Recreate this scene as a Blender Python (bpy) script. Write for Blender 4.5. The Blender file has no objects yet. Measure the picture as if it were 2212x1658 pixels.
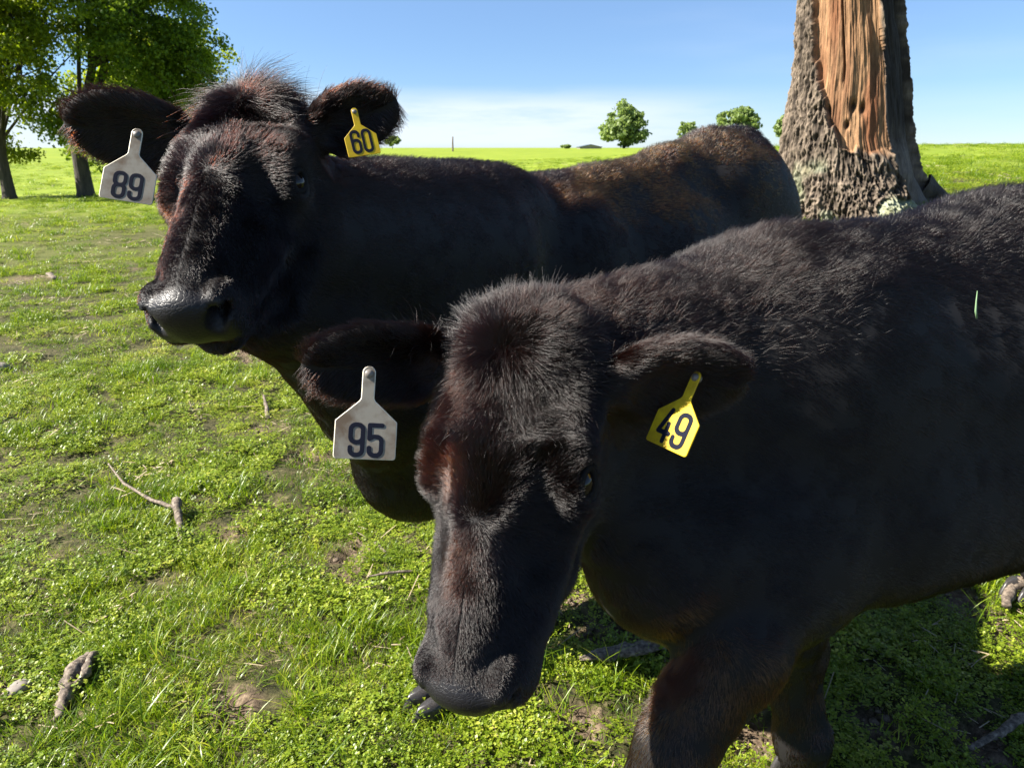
import bpy, math, random, time
import numpy as np
from mathutils import Vector, Matrix
T0 = time.time()
rng = np.random.default_rng(7)
random.seed(7)
S = bpy.context.scene
C = S.collection

# ------------------------------------------------------------------ camera
HC, FD = 1.35, 1560.0                    # camera height (m), focal length in units of a 2212-wide frame
PITCH = math.radians(18.1)
cp, sp = math.cos(PITCH), math.sin(PITCH)
FWD = np.array([0, cp, -sp]); UPV = np.array([0, sp, cp]); CAMP = np.array([0, 0, HC])
cam_d = bpy.data.cameras.new('camera'); cam = bpy.data.objects.new('camera', cam_d); C.objects.link(cam)
cam.location = (0, 0, HC); cam.rotation_euler = (math.pi/2 - PITCH, 0, 0)
cam_d.sensor_width = 36; cam_d.lens = 36 * FD / 2212
cam_d.clip_start = 0.05; cam_d.clip_end = 5000
cam_d.dof.use_dof = True; cam_d.dof.focus_distance = 1.12; cam_d.dof.aperture_fstop = 15.0
S.camera = cam
S.view_settings.view_transform = 'Standard'; S.view_settings.look = 'None'
S.view_settings.exposure = 1.78; S.view_settings.gamma = 1; S.view_settings.use_curve_mapping = False

# ------------------------------------------------------------------ sky and sun
SUN_EL, SUN_AZ = 40.0, -92.0              # azimuth clockwise from +Y (the view direction)
w = bpy.data.worlds.new('World'); S.world = w; w.use_nodes = True
wn = w.node_tree.nodes; wl = w.node_tree.links; wn.clear()
sky = wn.new('ShaderNodeTexSky'); sky.sky_type = 'NISHITA'; sky.sun_disc = False
sky.sun_elevation = math.radians(SUN_EL); sky.sun_rotation = math.radians(SUN_AZ)
sky.air_density = 1.0; sky.dust_density = 0.0; sky.ozone_density = 3.0; sky.altitude = 1200
tc = wn.new('ShaderNodeTexCoord'); sx = wn.new('ShaderNodeSeparateXYZ')
wl.new(tc.outputs['Generated'], sx.inputs[0])
def wmath(op, a, b=None, c=None):
    n = wn.new('ShaderNodeMath'); n.operation = op
    for i, v in enumerate((a, b, c)):
        if v is None: continue
        if isinstance(v, (int, float)): n.inputs[i].default_value = v
        else: wl.new(v, n.inputs[i])
    return n.outputs[0]
def wrange(v, a, b, c, d):
    n = wn.new('ShaderNodeMapRange'); n.interpolation_type = 'SMOOTHSTEP'
    wl.new(v, n.inputs[0])
    for i, q in enumerate((a, b, c, d)): n.inputs[i+1].default_value = q
    return n.outputs[0]
mp = wn.new('ShaderNodeMapping'); mp.inputs['Scale'].default_value = (5, 5, 38)
wl.new(tc.outputs['Generated'], mp.inputs[0])
nz = wn.new('ShaderNodeTexNoise'); nz.inputs['Scale'].default_value = 1.3; nz.inputs['Detail'].default_value = 9; nz.inputs['Roughness'].default_value = 0.62
wl.new(mp.outputs[0], nz.inputs['Vector'])
# a bank of thin cloud low over the horizon, thinning out to the right and upwards
el = sx.outputs['Z']
topn = wrange(wmath('ADD', el, wmath('MULTIPLY', nz.outputs['Fac'], 0.02)), 0.054, 0.090, 1, 0)
bot = wrange(el, -0.01, 0.01, 0.2, 1)
side = wrange(sx.outputs['X'], 0.08, 0.36, 1, 0.16)
cl = wmath('MULTIPLY', wmath('MULTIPLY', topn, bot), side)
cl = wmath('MULTIPLY', cl, wrange(nz.outputs['Fac'], 0.25, 0.60, 0.45, 1.0))
# far wisps elsewhere in the sky
mp2 = wn.new('ShaderNodeMapping'); mp2.inputs['Scale'].default_value = (1.5, 1.5, 9); mp2.inputs['Location'].default_value = (3, 1, 0)
wl.new(tc.outputs['Generated'], mp2.inputs[0])
nz2 = wn.new('ShaderNodeTexNoise'); nz2.inputs['Scale'].default_value = 1.0; nz2.inputs['Detail'].default_value = 7
wl.new(mp2.outputs[0], nz2.inputs['Vector'])
cl2 = wmath('MULTIPLY', wrange(nz2.outputs['Fac'], 0.52, 0.8, 0, 0.22), wrange(el, 0.0, 0.1, 0, 1))
cl = wmath('MAXIMUM', cl, cl2)
mix = wn.new('ShaderNodeMixRGB'); mix.inputs[2].default_value = (5.0, 5.5, 6.1, 1)
wl.new(wmath('MULTIPLY', cl, 0.85), mix.inputs[0])
hs = wn.new('ShaderNodeHueSaturation'); hs.inputs['Saturation'].default_value = 0.98
dk = wn.new('ShaderNodeMixRGB'); dk.blend_type = 'MULTIPLY'; dk.inputs[0].default_value = 1; wl.new(sky.outputs[0], dk.inputs[1])
hr_ = wn.new('ShaderNodeMixRGB'); hr_.inputs[1].default_value = (.50, .62, .80, 1); hr_.inputs[2].default_value = (1, 1, 1, 1)
wl.new(wrange(el, 0.0, 0.42, 0, 1), hr_.inputs[0]); wl.new(hr_.outputs[0], dk.inputs[2])
wl.new(dk.outputs[0], hs.inputs['Color']); wl.new(hs.outputs[0], mix.inputs[1])
bg = wn.new('ShaderNodeBackground'); bg.inputs['Strength'].default_value = 0.056
wl.new(mix.outputs[0], bg.inputs[0])
wo = wn.new('ShaderNodeOutputWorld'); wl.new(bg.outputs[0], wo.inputs[0])
sun_d = bpy.data.lights.new('sun', 'SUN'); sun = bpy.data.objects.new('sun', sun_d); C.objects.link(sun)
sun_d.energy = 5.0; sun_d.angle = math.radians(0.53); sun_d.color = (1.0, 0.94, 0.84)
az, e_ = math.radians(SUN_AZ), math.radians(SUN_EL)
SUNV = Vector((math.sin(az)*math.cos(e_), math.cos(az)*math.cos(e_), math.sin(e_)))
sun.rotation_euler = SUNV.to_track_quat('Z', 'Y').to_euler(); sun.location = SUNV * 30
S.cycles.max_bounces = 6; S.cycles.transparent_max_bounces = 8
S.cycles.sample_clamp_indirect = 6
S.cycles_curves.shape = 'RIBBONS'; S.cycles_curves.subdivisions = 2

# ------------------------------------------------------------------ helpers
def P(dx, dy, k):
    """world point seen at (dx, dy) of the 2212 x 1658 frame at depth k along the view axis"""
    return CAMP + k * (np.array([(dx-1106)/FD, 0, 0]) + FWD + UPV * (829-dy)/FD)
def unit(v):
    v = np.asarray(v, float); return v / (np.linalg.norm(v, axis=-1, keepdims=True) + 1e-12)
def ss(a, b, x):
    t = np.clip((x-a)/(b-a), 0, 1); return t*t*(3-2*t)
def _hash(i, j, k, seed):
    n = (i.astype(np.int64)*73856093) ^ (j.astype(np.int64)*19349663) ^ (k.astype(np.int64)*83492791) ^ (seed*2654435)
    n = (n ^ (n >> 13)) * 1274126177
    n = n & 0x7fffffff
    n = (n ^ (n >> 16)) & 0xffff
    return n / 65535.0
def vnoise(p, scale=1.0, seed=0):
    """value noise in -1..1 for (N,3) points"""
    q = np.asarray(p, float) * scale; f = np.floor(q); t = q - f; t = t*t*(3-2*t); f = f.astype(np.int64)
    r = 0
    for a in (0, 1):
        for b in (0, 1):
            for c in (0, 1):
                wgt = (t[:, 0] if a else 1-t[:, 0])*(t[:, 1] if b else 1-t[:, 1])*(t[:, 2] if c else 1-t[:, 2])
                r = r + wgt*_hash(f[:, 0]+a, f[:, 1]+b, f[:, 2]+c, seed)
    return r*2-1
def fbm(p, scale=1.0, seed=0, octs=4, gain=.5):
    r = 0; a = 1; s = 0
    for o in range(octs):
        r = r + a*vnoise(p, scale*2**o, seed+o*17); s += a; a *= gain
    return r/s
def link(o, parent=None):
    C.objects.link(o)
    if parent is not None: o.parent = parent
    return o
def tag(o, label=None, cat=None, group=None, kind=None):
    if label: o['label'] = label
    if cat: o['category'] = cat
    if group: o['group'] = group
    if kind: o['kind'] = kind
    return o
def empty(name, loc, label, cat, group=None):
    o = bpy.data.objects.new(name, None); C.objects.link(o); o.location = [float(v) for v in loc]
    o.empty_display_size = .1
    bpy.context.view_layer.update()
    return tag(o, label, cat, group)
def mesh_np(name, verts, faces, mat, parent=None, smooth=True, local=True, attrs=None):
    """faces: (F,3) or (F,4) int array, or a list of lists. World-space verts; made local to the parent."""
    verts = np.asarray(verts, float)
    if parent is not None and local: verts = verts - np.array(parent.location)[None]
    me = bpy.data.meshes.new(name)
    if isinstance(faces, np.ndarray):
        nf, k = faces.shape
        me.vertices.add(len(verts)); me.vertices.foreach_set('co', verts.astype(np.float32).ravel())
        me.loops.add(nf*k); me.loops.foreach_set('vertex_index', faces.astype(np.int32).ravel())
        me.polygons.add(nf); me.polygons.foreach_set('loop_start', np.arange(0, nf*k, k, dtype=np.int32))
        me.update(calc_edges=True)
    else:
        me.from_pydata([tuple(v) for v in verts], [], faces); me.update()
    if smooth: me.shade_smooth()
    if attrs:
        for n, a in attrs.items():
            a = np.asarray(a, np.float32)
            if a.ndim == 2:
                at = me.attributes.new(n, 'FLOAT_COLOR', 'POINT')
                if a.shape[1] == 3: a = np.concatenate([a, np.ones((len(a), 1), np.float32)], 1)
                at.data.foreach_set('color', a.ravel())
            else:
                at = me.attributes.new(n, 'FLOAT', 'POINT'); at.data.foreach_set('value', a)
    if mat: me.materials.append(mat)
    o = bpy.data.objects.new(name, me)
    return link(o, parent)

class NT:
    """small helper round a material node tree"""
    def __init__(s, name):
        s.m = bpy.data.materials.new(name); s.m.use_nodes = True
        s.n = s.m.node_tree.nodes; s.l = s.m.node_tree.links; s.n.clear()
        s.out = s.n.new('ShaderNodeOutputMaterial')
    def node(s, t, **kw):
        n = s.n.new(t)
        for k, v in kw.items():
            if k.startswith('_'): setattr(n, k[1:], v)
            else: s.set(n.inputs[k.replace('__', ' ')], v)
        return n
    def set(s, inp, v):
        if isinstance(v, bpy.types.NodeSocket): s.l.new(v, inp)
        elif isinstance(v, (tuple, list)) and len(v) == 3 and inp.type == 'RGBA': inp.default_value = (*v, 1)
        else: inp.default_value = v
    def ramp(s, fac, stops):
        r = s.n.new('ShaderNodeValToRGB'); s.l.new(fac, r.inputs[0]); e = r.color_ramp.elements
        while len(e) < len(stops): e.new(.5)
        for q, (p, c) in zip(e, stops): q.position = p; q.color = (*c, 1) if len(c) == 3 else c
        return r.outputs[0]
    def mixc(s, f, a, b, mode='MIX'):
        n = s.n.new('ShaderNodeMixRGB'); n.blend_type = mode
        for i, v in enumerate((f, a, b)): s.set(n.inputs[i], v)
        return n.outputs[0]
    def noise(s, scale, detail=4, rough=.55, vec=None, dim='3D'):
        n = s.n.new('ShaderNodeTexNoise'); n.inputs['Scale'].default_value = scale
        n.inputs['Detail'].default_value = detail; n.inputs['Roughness'].default_value = rough
        if vec is not None: s.l.new(vec, n.inputs['Vector'])
        return n.outputs['Fac']
    def attr(s, name, inst=False):
        n = s.n.new('ShaderNodeAttribute'); n.attribute_name = name
        if inst: n.attribute_type = 'INSTANCER'
        return n
    def math(s, op, a, b=0.0):
        n = s.n.new('ShaderNodeMath'); n.operation = op; s.set(n.inputs[0], a); s.set(n.inputs[1], b); return n.outputs[0]
    def bump(s, h, strength=.4, dist=.01):
        n = s.n.new('ShaderNodeBump'); n.inputs['Strength'].default_value = strength; n.inputs['Distance'].default_value = dist
        s.l.new(h, n.inputs['Height']); return n.outputs[0]
    def coord(s, which='Object'):
        return s.n.new('ShaderNodeTexCoord').outputs[which]
    def mapping(s, vec, scale=(1, 1, 1)):
        n = s.n.new('ShaderNodeMapping'); s.l.new(vec, n.inputs[0]); n.inputs['Scale'].default_value = scale; return n.outputs[0]
    def pbsdf(s, **kw):
        b = s.node('ShaderNodeBsdfPrincipled', **kw); s.l.new(b.outputs[0], s.out.inputs[0]); return b

# ------------------------------------------------------------------ terrain
def height(x, y):
    x = np.asarray(x, float); y = np.asarray(y, float)
    r = np.hypot(x, y)
    wr = ss(-.05, .42, x/np.maximum(np.abs(y), .3)) * ss(-.5, 1.5, y)
    hl = 1.02*ss(18, 120, r)
    hr = .84*ss(2.2, 8.5, r) + .60*ss(7, 46, r)
    p = np.stack([x, y, x*0], -1).reshape(-1, 3)
    und = (vnoise(p, .13, 3)*.10*np.clip(r.reshape(-1)/9, 0, 1)*np.clip(60/np.maximum(r.reshape(-1), 1), 0, 1)).reshape(x.shape)
    micro = (vnoise(p, 2.6, 5)*.012 + vnoise(p, 7.0, 6)*.006).reshape(x.shape) * (r < 25)
    mound = .16*np.exp(-((x-3.0)**2+(y-6.5)**2)/1.1)
    return hl*(1-wr) + hr*wr + und + micro + mound - ss(0.0, 1.0, -y)*0
def hz(x, y): return float(height(np.array([x]), np.array([y]))[0])
def on_ground(dx, dy):
    """where the line of sight through (dx, dy) meets the ground"""
    d = np.array([(dx-1106)/FD, 0, 0]) + FWD + UPV*(829-dy)/FD
    k = .5
    while k < 300:
        p = CAMP + d*k
        if p[2] < hz(p[0], p[1]): break
        k *= 1.01
    lo, hi = k/1.01, k
    for _ in range(12):
        m = (lo+hi)/2; p = CAMP + d*m
        if p[2] < hz(p[0], p[1]): hi = m
        else: lo = m
    return CAMP + d*hi

# ------------------------------------------------------------------ ground
SOIL = [(490, 1155, .10, .045), (545, 1290, .075, .05), (775, 1190, .10, .06), (655, 985, .13, .05), (610, 1105, .07, .03), (45, 603, .34, .16), (520, 758, .20, .08), (560, 475, .3, .1),
        (1310, 1372, .10, .05), (2080, 1300, .10, .09), (1630, 1590, .07, .06), (1225, 1290, .06, .03), (480, 1560, .07, .05), (1740, 1390, .07, .04), (30, 1490, .10, .07), (740, 1235, .09, .03),
        (85, 600, .22, .08), (10, 800, .16, .05), (350, 860, .12, .05), (560, 930, .1, .04), (1270, 1560, .06, .05), (250, 760, .14, .04), (2140, 1620, .10, .08), (1900, 1560, .07, .05), (500, 1520, .08, .05)]
soil_c = np.array([np.append(on_ground(a, b)[:2], [rx*.88, ry*.88]) for a, b, rx, ry in SOIL])
def soil_mask(x, y):
    p = np.stack([x, y, x*0], -1); m = np.zeros(len(x))
    wob = .45*vnoise(p, 9, 41) + .3*vnoise(p, 25, 42)
    for cx, cy, rx, ry in soil_c:
        d = np.sqrt(((x-cx)/rx)**2+((y-cy)/(ry*1.6))**2)
        m = np.maximum(m, 1-ss(.6, 1.15, d+wob))
    m = np.maximum(m, ss(.64, .84, vnoise(p, 1.7, 43)*.6+vnoise(p, 6.5, 44)*.5)*.9*(np.hypot(x, y) < 25))
    return m
def polar_grid():
    r = [.35]
    while r[-1] < 1800: r.append(r[-1]*1.02 if r[-1] > .9 else r[-1]*1.02)
    r = np.array(r); na = 620
    a = np.linspace(0, 1, na, endpoint=False)
    # finer in front of the camera
    th = 2*np.pi*a; th = th - .55*np.sin(th)
    R, T = np.meshgrid(r, th, indexing='ij')
    x = (R*np.sin(T)).ravel(); y = (R*np.cos(T)).ravel()
    i, j = np.meshgrid(np.arange(len(r)-1), np.arange(na), indexing='ij'); j2 = (j+1) % na
    F = np.stack([i*na+j, i*na+j2, (i+1)*na+j2, (i+1)*na+j], -1).reshape(-1, 4)[:, ::-1]
    # close the hole under the camera
    x = np.append(x, 0); y = np.append(y, 0); c = len(x)-1
    F2 = np.array([[c, k, (k+1) % na, c] for k in range(na)])
    return x, y, F, F2, r, na
gx, gy, GF, GF2, _, _ = polar_grid()
gz = height(gx, gy)
sm = soil_mask(gx, gy)
pn = np.stack([gx, gy, gx*0], 1); rr_ = np.hypot(gx, gy)
near = (rr_ < 8)
gz = gz + near*(sm*(-.012 + .026*fbm(pn, 34, 50, 3) + .010*vnoise(pn, 11, 51)) + .006*vnoise(pn, 28, 52)+.008*vnoise(pn, 15, 53))
t = NT('pasture_soil')
so = t.attr('soil').outputs['Fac']; fa = t.attr('far').outputs['Fac']
co = t.coord('Object')
n1 = t.noise(45, 6, .65, co); n2 = t.noise(7, 5, .6, co); n3 = t.noise(.35, 5, .55, co)
under = t.ramp(t.math('ADD', t.math('MULTIPLY', n1, .6), t.math('MULTIPLY', n2, .4)), [(.38, (.016, .018, .008)), (.5, (.055, .052, .020)), (.64, (.14, .115, .06))])
soilc = t.ramp(n1, [(.3, (.035, .024, .016)), (.5, (.115, .082, .055)), (.7, (.24, .18, .12))])
nearc = t.mixc(so, under, soilc)
strk = t.noise(1, 6, .6, t.mapping(co, (.10, .55, .3)))
farc = t.ramp(t.math('ADD', t.math('MULTIPLY', n3, .5), t.math('MULTIPLY', strk, .5)), [(.32, (.095, .155, .010)), (.5, (.155, .220, .014)), (.68, (.235, .285, .026))])
farc = t.mixc(t.ramp(t.noise(2.2, 8, .7, co), [(.35, (0, 0, 0)), (.65, (.5, .5, .5))]), farc, (.24, .27, .04))
t.pbsdf(Base__Color=t.mixc(fa, nearc, farc), Roughness=.9, Specular__IOR__Level=.15, Normal=t.bump(n1, .6, .02))
ground = mesh_np('ground', np.stack([gx, gy, gz], 1), np.concatenate([GF, GF2]) if False else GF, t.m, attrs={'soil': sm, 'far': ss(9, 26, rr_+3*vnoise(pn, .5, 60))})
tag(ground, kind='structure')

# ------------------------------------------------------------------ implicit bodies
class Field:
    """signed distance on a grid turned by yaw about z, finer spacing where asked"""
    def __init__(s, yaw, lo, hi, fine_lo, fine_hi, hc=.016, hf=.0075):
        c, n = math.cos(yaw), math.sin(yaw)
        s.R = np.array([[c, -n, 0], [n, c, 0], [0, 0, 1]])      # grid -> world
        ax = []
        for a in range(3):
            v = [lo[a]]
            while v[-1] < hi[a]:
                v.append(v[-1] + (hf if fine_lo[a]-hc < v[-1] < fine_hi[a] else hc))
            ax.append(np.array(v, np.float32))
        s.ax = ax
        s.D = np.full([len(a) for a in ax], .2, np.float32)
    def sub(s, c, r):
        g = s.R.T @ np.asarray(c)
        sl = []
        for a in range(3):
            i0 = np.searchsorted(s.ax[a], g[a]-r); i1 = np.searchsorted(s.ax[a], g[a]+r)
            sl.append(slice(max(i0, 0), max(i1, 0)))
        X, Y, Z = np.meshgrid(s.ax[0][sl[0]], s.ax[1][sl[1]], s.ax[2][sl[2]], indexing='ij')
        R = s.R.astype(np.float32)
        return tuple(sl), (R[0, 0]*X+R[0, 1]*Y, R[1, 0]*X+R[1, 1]*Y, Z)
    def comb(s, sl, d, k, cut=False):
        A = s.D[sl]
        if cut:
            d = -d; h = np.clip(.5-.5*(A-d)/k, 0, 1)
            s.D[sl] = A*(1-h)+d*h + k*h*(1-h)
        else:
            h = np.clip(.5+.5*(A-d)/k, 0, 1)
            s.D[sl] = A*(1-h)+d*h - k*h*(1-h)
    def ell(s, c, M, r, k=.02, cut=False):
        """ellipsoid: centre c, M rows are its axes, radii r"""
        c = np.asarray(c, float); r = np.asarray(r, float)
        sl, (X, Y, Z) = s.sub(c, r.max()+2.2*k+.03)
        if s.D[sl].size == 0: return
        X = X-c[0]; Y = Y-c[1]; Z = Z-c[2]; k0 = 0; k1 = 0
        for i in range(3):
            q = M[i][0]*X+M[i][1]*Y+M[i][2]*Z
            k0 = k0+(q/r[i])**2; k1 = k1+(q/r[i]**2)**2
        k0 = np.sqrt(k0); k1 = np.sqrt(k1)+1e-6
        s.comb(sl, (k0*(k0-1)/k1).astype(np.float32), k, cut)
    def cone(s, a, b, ra, rb, k=.02, cut=False, M=None, sc=(1, 1, 1)):
        """round cone from a to b; with M and sc the section is squashed along M's axes"""
        a = np.asarray(a, float); b = np.asarray(b, float); m = (a+b)/2
        sl, (X, Y, Z) = s.sub(m, np.linalg.norm(b-a)/2+max(ra, rb)*max(sc)+2.2*k+.03)
        if s.D[sl].size == 0: return
        X = X-m[0]; Y = Y-m[1]; Z = Z-m[2]; A = a-m; B = b-m; f = 1.0
        if M is not None:
            q = [(M[i][0]*X+M[i][1]*Y+M[i][2]*Z)/sc[i] for i in range(3)]
            X, Y, Z = q; A = np.array([np.dot(M[i], A)/sc[i] for i in range(3)]); B = np.array([np.dot(M[i], B)/sc[i] for i in range(3)])
            f = min(sc)
        d = B-A; L2 = float(d@d)+1e-9
        t = np.clip(((X-A[0])*d[0]+(Y-A[1])*d[1]+(Z-A[2])*d[2])/L2, 0, 1)
        dist = np.sqrt((X-A[0]-t*d[0])**2+(Y-A[1]-t*d[1])**2+(Z-A[2]-t*d[2])**2)-(ra+(rb-ra)*t)
        s.comb(sl, (dist*f).astype(np.float32), k, cut)
    def chain(s, pts, rads, k=.02, M=None, sc=(1, 1, 1)):
        for i in range(len(pts)-1): s.cone(pts[i], pts[i+1], rads[i], rads[i+1], k, False, M, sc)
    def mesh(s, relax=2):
        V, F = surface_nets(s.D, s.ax)
        V = V @ s.R.T
        E = np.concatenate([F[:, [0, 1]], F[:, [1, 2]], F[:, [2, 3]], F[:, [3, 0]]])
        for _ in range(relax):
            acc = np.zeros_like(V); cnt = np.zeros(len(V))
            for c in range(3):
                acc[:, c] = np.bincount(E[:, 0], V[E[:, 1], c], len(V)) + np.bincount(E[:, 1], V[E[:, 0], c], len(V))
            cnt = np.bincount(E[:, 0], None, len(V)) + np.bincount(E[:, 1], None, len(V))
            V = V*.5 + .5*acc/np.maximum(cnt, 1)[:, None]
        return V, F

def surface_nets(D, ax):
    ins = D < 0
    nx, ny, nz = D.shape
    cs = np.zeros((nx-1, ny-1, nz-1), np.int8)
    for a in (0, 1):
        for b in (0, 1):
            for c in (0, 1):
                cs += ins[a:nx-1+a, b:ny-1+b, c:nz-1+c]
    act = np.nonzero((cs > 0) & (cs < 8)); del cs
    I, J, K = [q.astype(np.int64) for q in act]
    n = len(I); idx = np.full((nx-1, ny-1, nz-1), -1, np.int32); idx[act] = np.arange(n)
    acc = np.zeros((n, 3)); cnt = np.zeros(n)
    corners = [(a, b, c) for a in (0, 1) for b in (0, 1) for c in (0, 1)]
    for p in corners:
        for d in range(3):
            if p[d]: continue
            q = list(p); q[d] = 1
            v0 = D[I+p[0], J+p[1], K+p[2]]; v1 = D[I+q[0], J+q[1], K+q[2]]
            m = (v0 < 0) != (v1 < 0)
            t = np.where(m, v0/np.where(m, v0-v1, 1), 0)
            pos0 = np.stack([ax[0][I+p[0]], ax[1][J+p[1]], ax[2][K+p[2]]], 1).astype(float)
            pos1 = np.stack([ax[0][I+q[0]], ax[1][J+q[1]], ax[2][K+q[2]]], 1).astype(float)
            acc += np.where(m[:, None], pos0+(pos1-pos0)*t[:, None], 0); cnt += m
    V = acc/np.maximum(cnt, 1)[:, None]
    quads = []
    for d in range(3):
        s0 = [slice(1, -1)]*3; s1 = [slice(1, -1)]*3
        s0[d] = slice(0, -1); s1[d] = slice(1, None)
        a = ins[tuple(s0)]; b = ins[tuple(s1)]
        e = np.nonzero(a != b)
        base = [e[0]+(0 if d == 0 else 1), e[1]+(0 if d == 1 else 1), e[2]+(0 if d == 2 else 1)]
        flip = a[e]
        u, v = (d+1) % 3, (d+2) % 3
        def cell(du, dv):
            q = list(base); q[u] = q[u]-du; q[v] = q[v]-dv
            return idx[q[0], q[1], q[2]]
        Q = np.stack([cell(1, 1), cell(0, 1), cell(0, 0), cell(1, 0)], 1)
        Q[~flip] = Q[~flip][:, ::-1]
        quads.append(Q)
    F = np.concatenate(quads); F = F[(F >= 0).all(1)]
    return V, F

# ------------------------------------------------------------------ cattle materials
def hair_mat(name, base_mel=.93, red=.62, rough=.26):
    t = NT(name)
    h = t.n.new('ShaderNodeBsdfHairPrincipled'); h.parametrization = 'MELANIN'
    a = t.attr('mel'); t.l.new(a.outputs['Fac'], h.inputs['Melanin'])
    h.inputs['Melanin Redness'].default_value = red
    h.inputs['Roughness'].default_value = rough; h.inputs['Radial Roughness'].default_value = .40
    h.inputs['Random Roughness'].default_value = .15; h.inputs['Coat'].default_value = .05; h.inputs['IOR'].default_value = 1.52
    t.l.new(h.outputs[0], t.out.inputs[0]); return t.m
M_FUR = hair_mat('black_fur')
t = NT('cow_hide')
nose = t.attr('nose').outputs['Fac']
vor = t.node('ShaderNodeTexVoronoi', Scale=300.0); vor.feature = 'DISTANCE_TO_EDGE'
nrm = t.bump(t.math('MULTIPLY', t.ramp(vor.outputs['Distance'], [(0, (0, 0, 0)), (.12, (1, 1, 1))]), nose), .35, .0010)
nn = t.noise(60, 4)
t.pbsdf(Base__Color=t.mixc(nose, (.0055, .0045, .0045), (.009, .0085, .010)),
        Roughness=t.math('SUBTRACT', .75, t.math('MULTIPLY', nose, t.math('ADD', .22, t.math('MULTIPLY', nn, .20)))), Normal=nrm, Specular__IOR__Level=.32)
M_HIDE = t.m
t = NT('eye_glass'); t.pbsdf(Base__Color=(.008, .005, .004), Roughness=.05, IOR=1.38); M_EYE = t.m
t = NT('eyelid_skin'); t.pbsdf(Base__Color=(.006, .005, .005), Roughness=.8, Specular__IOR__Level=.2); M_LID = t.m
t = NT('hoof_horn'); t.pbsdf(Base__Color=t.ramp(t.noise(30, 4), [(.3, (.015, .013, .013)), (.7, (.055, .05, .047))]), Roughness=.38); M_HOOF = t.m

class Head:
    """head frame: O poll point, n towards the muzzle, s to the cow's left, u out of the forehead"""
    def __init__(s, O, n, side, k=1.0):
        s.O = np.asarray(O); s.n = unit(n)
        side = np.asarray(side, float); side = side - s.n*(side@s.n); s.s = unit(side)
        s.u = np.cross(s.s, s.n); s.u = -s.u if s.u @ np.array([0, -1, 0.3]) < 0 else s.u
        s.M = np.stack([s.s, s.n, s.u]); s.k = k; s.cd = 0.0; s.wt = .235; s.wp = .045; s.pw = .076
    def p(s, a, t, u): return s.O + s.k*(a*s.s + t*s.n + u*s.u)
    def local(s, pts): return ((pts - s.O) @ s.M.T)/s.k

def build_head(F, H):
    k = H.k; M = H.M; p = H.p
    E = lambda c, r, kk=.02, cut=False: F.ell(p(*c), M, np.array(r)*k, kk*k, cut)
    N = lambda a, b, ra, rb, kk=.02, cut=False, sc=(1, 1, 1): F.cone(p(*a), p(*b), ra*k, rb*k, kk*k, cut, M, sc)
    E((0, .100, -.092), (.113, .135, .092), .03)
    E((0, .044, -.068), (H.pw, .060, .062), .035)
    N((0, .16, -.092), (0, .405, -.082), .092, .062, .03)
    N((0, .20, -.035), (0, .43, -.042), .044, .036, .03)
    for q in (-1, 1):
        E((q*.082, .160, -.052), (.034, .070, .032), .03)               # brow ridge
        E((q*.098, .212, -.072), (.030, .040, .036), .02)                # orbit
        E((q*.072, .130, -.160), (.044, .110, .100), .035)               # cheek muscle
        N((q*.050, .115, -.225), (q*.034, .32, -.180+H.cd), .045, .040, .03)  # jaw
        N((q*.034, .32, -.180+H.cd), (q*.014, .440, -.152+H.cd), .038, .028, .02)
        N((q*.068, .24, -.100), (q*.046, .39, -.088), .036, .036, .03)   # facial crest
        E((q*.042, .446, -.088), (.036, .050, .050), .018)               # upper lip
        E((q*.052, .462, -.054), (.019, .034, .036), .016)               # nostril wing
    E((0, .468, -.066), (.056, .042, .054), .014)
    E((0, .484, -.050), (.050, .022, .034), .010)
    E((0, .440-H.cd*.6, -.160+H.cd), (.040, .046, .028), .014)
    N((-.05, .492, -.130), (.05, .492, -.130), .006, .006, .008, True)     # mouth
    for q in (-1, 1):
        N((q*.055, .480, -.132), (q*.068, .36, -.140), .007, .004, .008, True)
        E((q*.047, .506, -.058), (.0135, .026, .022), .004, True)         # nostrils
        E((q*.050, .480, -.052), (.010, .030, .018), .005, True)
        E((q*.066, .490, -.050), (.018, .028, .013), .004, True)
        E((q*.122, .206, -.058), (.020, .023, .016), .008, True)          # eye socket

def ear(F, base, tip, nrm, wid, thick=.011, stalk=.026):
    """leaf-shaped cupped ear from base to tip; nrm is the way the hollow faces. Returns its frame."""
    base = np.asarray(base); tip = np.asarray(tip); a = tip-base; L = np.linalg.norm(a); a = a/L
    nrm = unit(np.asarray(nrm)-a*(np.dot(nrm, a))); b = np.cross(nrm, a)
    M = np.stack([a, b, nrm]); c = base + a*L*.57
    F.ell(c, M, (L*.45, wid, thick*1.9), .012)
    F.ell(c - a*L*.16 + nrm*.004, M, (L*.33, wid*.85, thick*2.1), .012)
    F.cone(base - a*.02, base + a*L*.35, stalk*1.05, stalk*.85, .03)
    F.ell(c + nrm*(thick*1.9+.004), M, (L*.36, wid*.74, thick*1.7), .010, True)
    return dict(base=base, tip=tip, a=a, b=b, n=nrm, L=L, w=wid, c=c)

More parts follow.
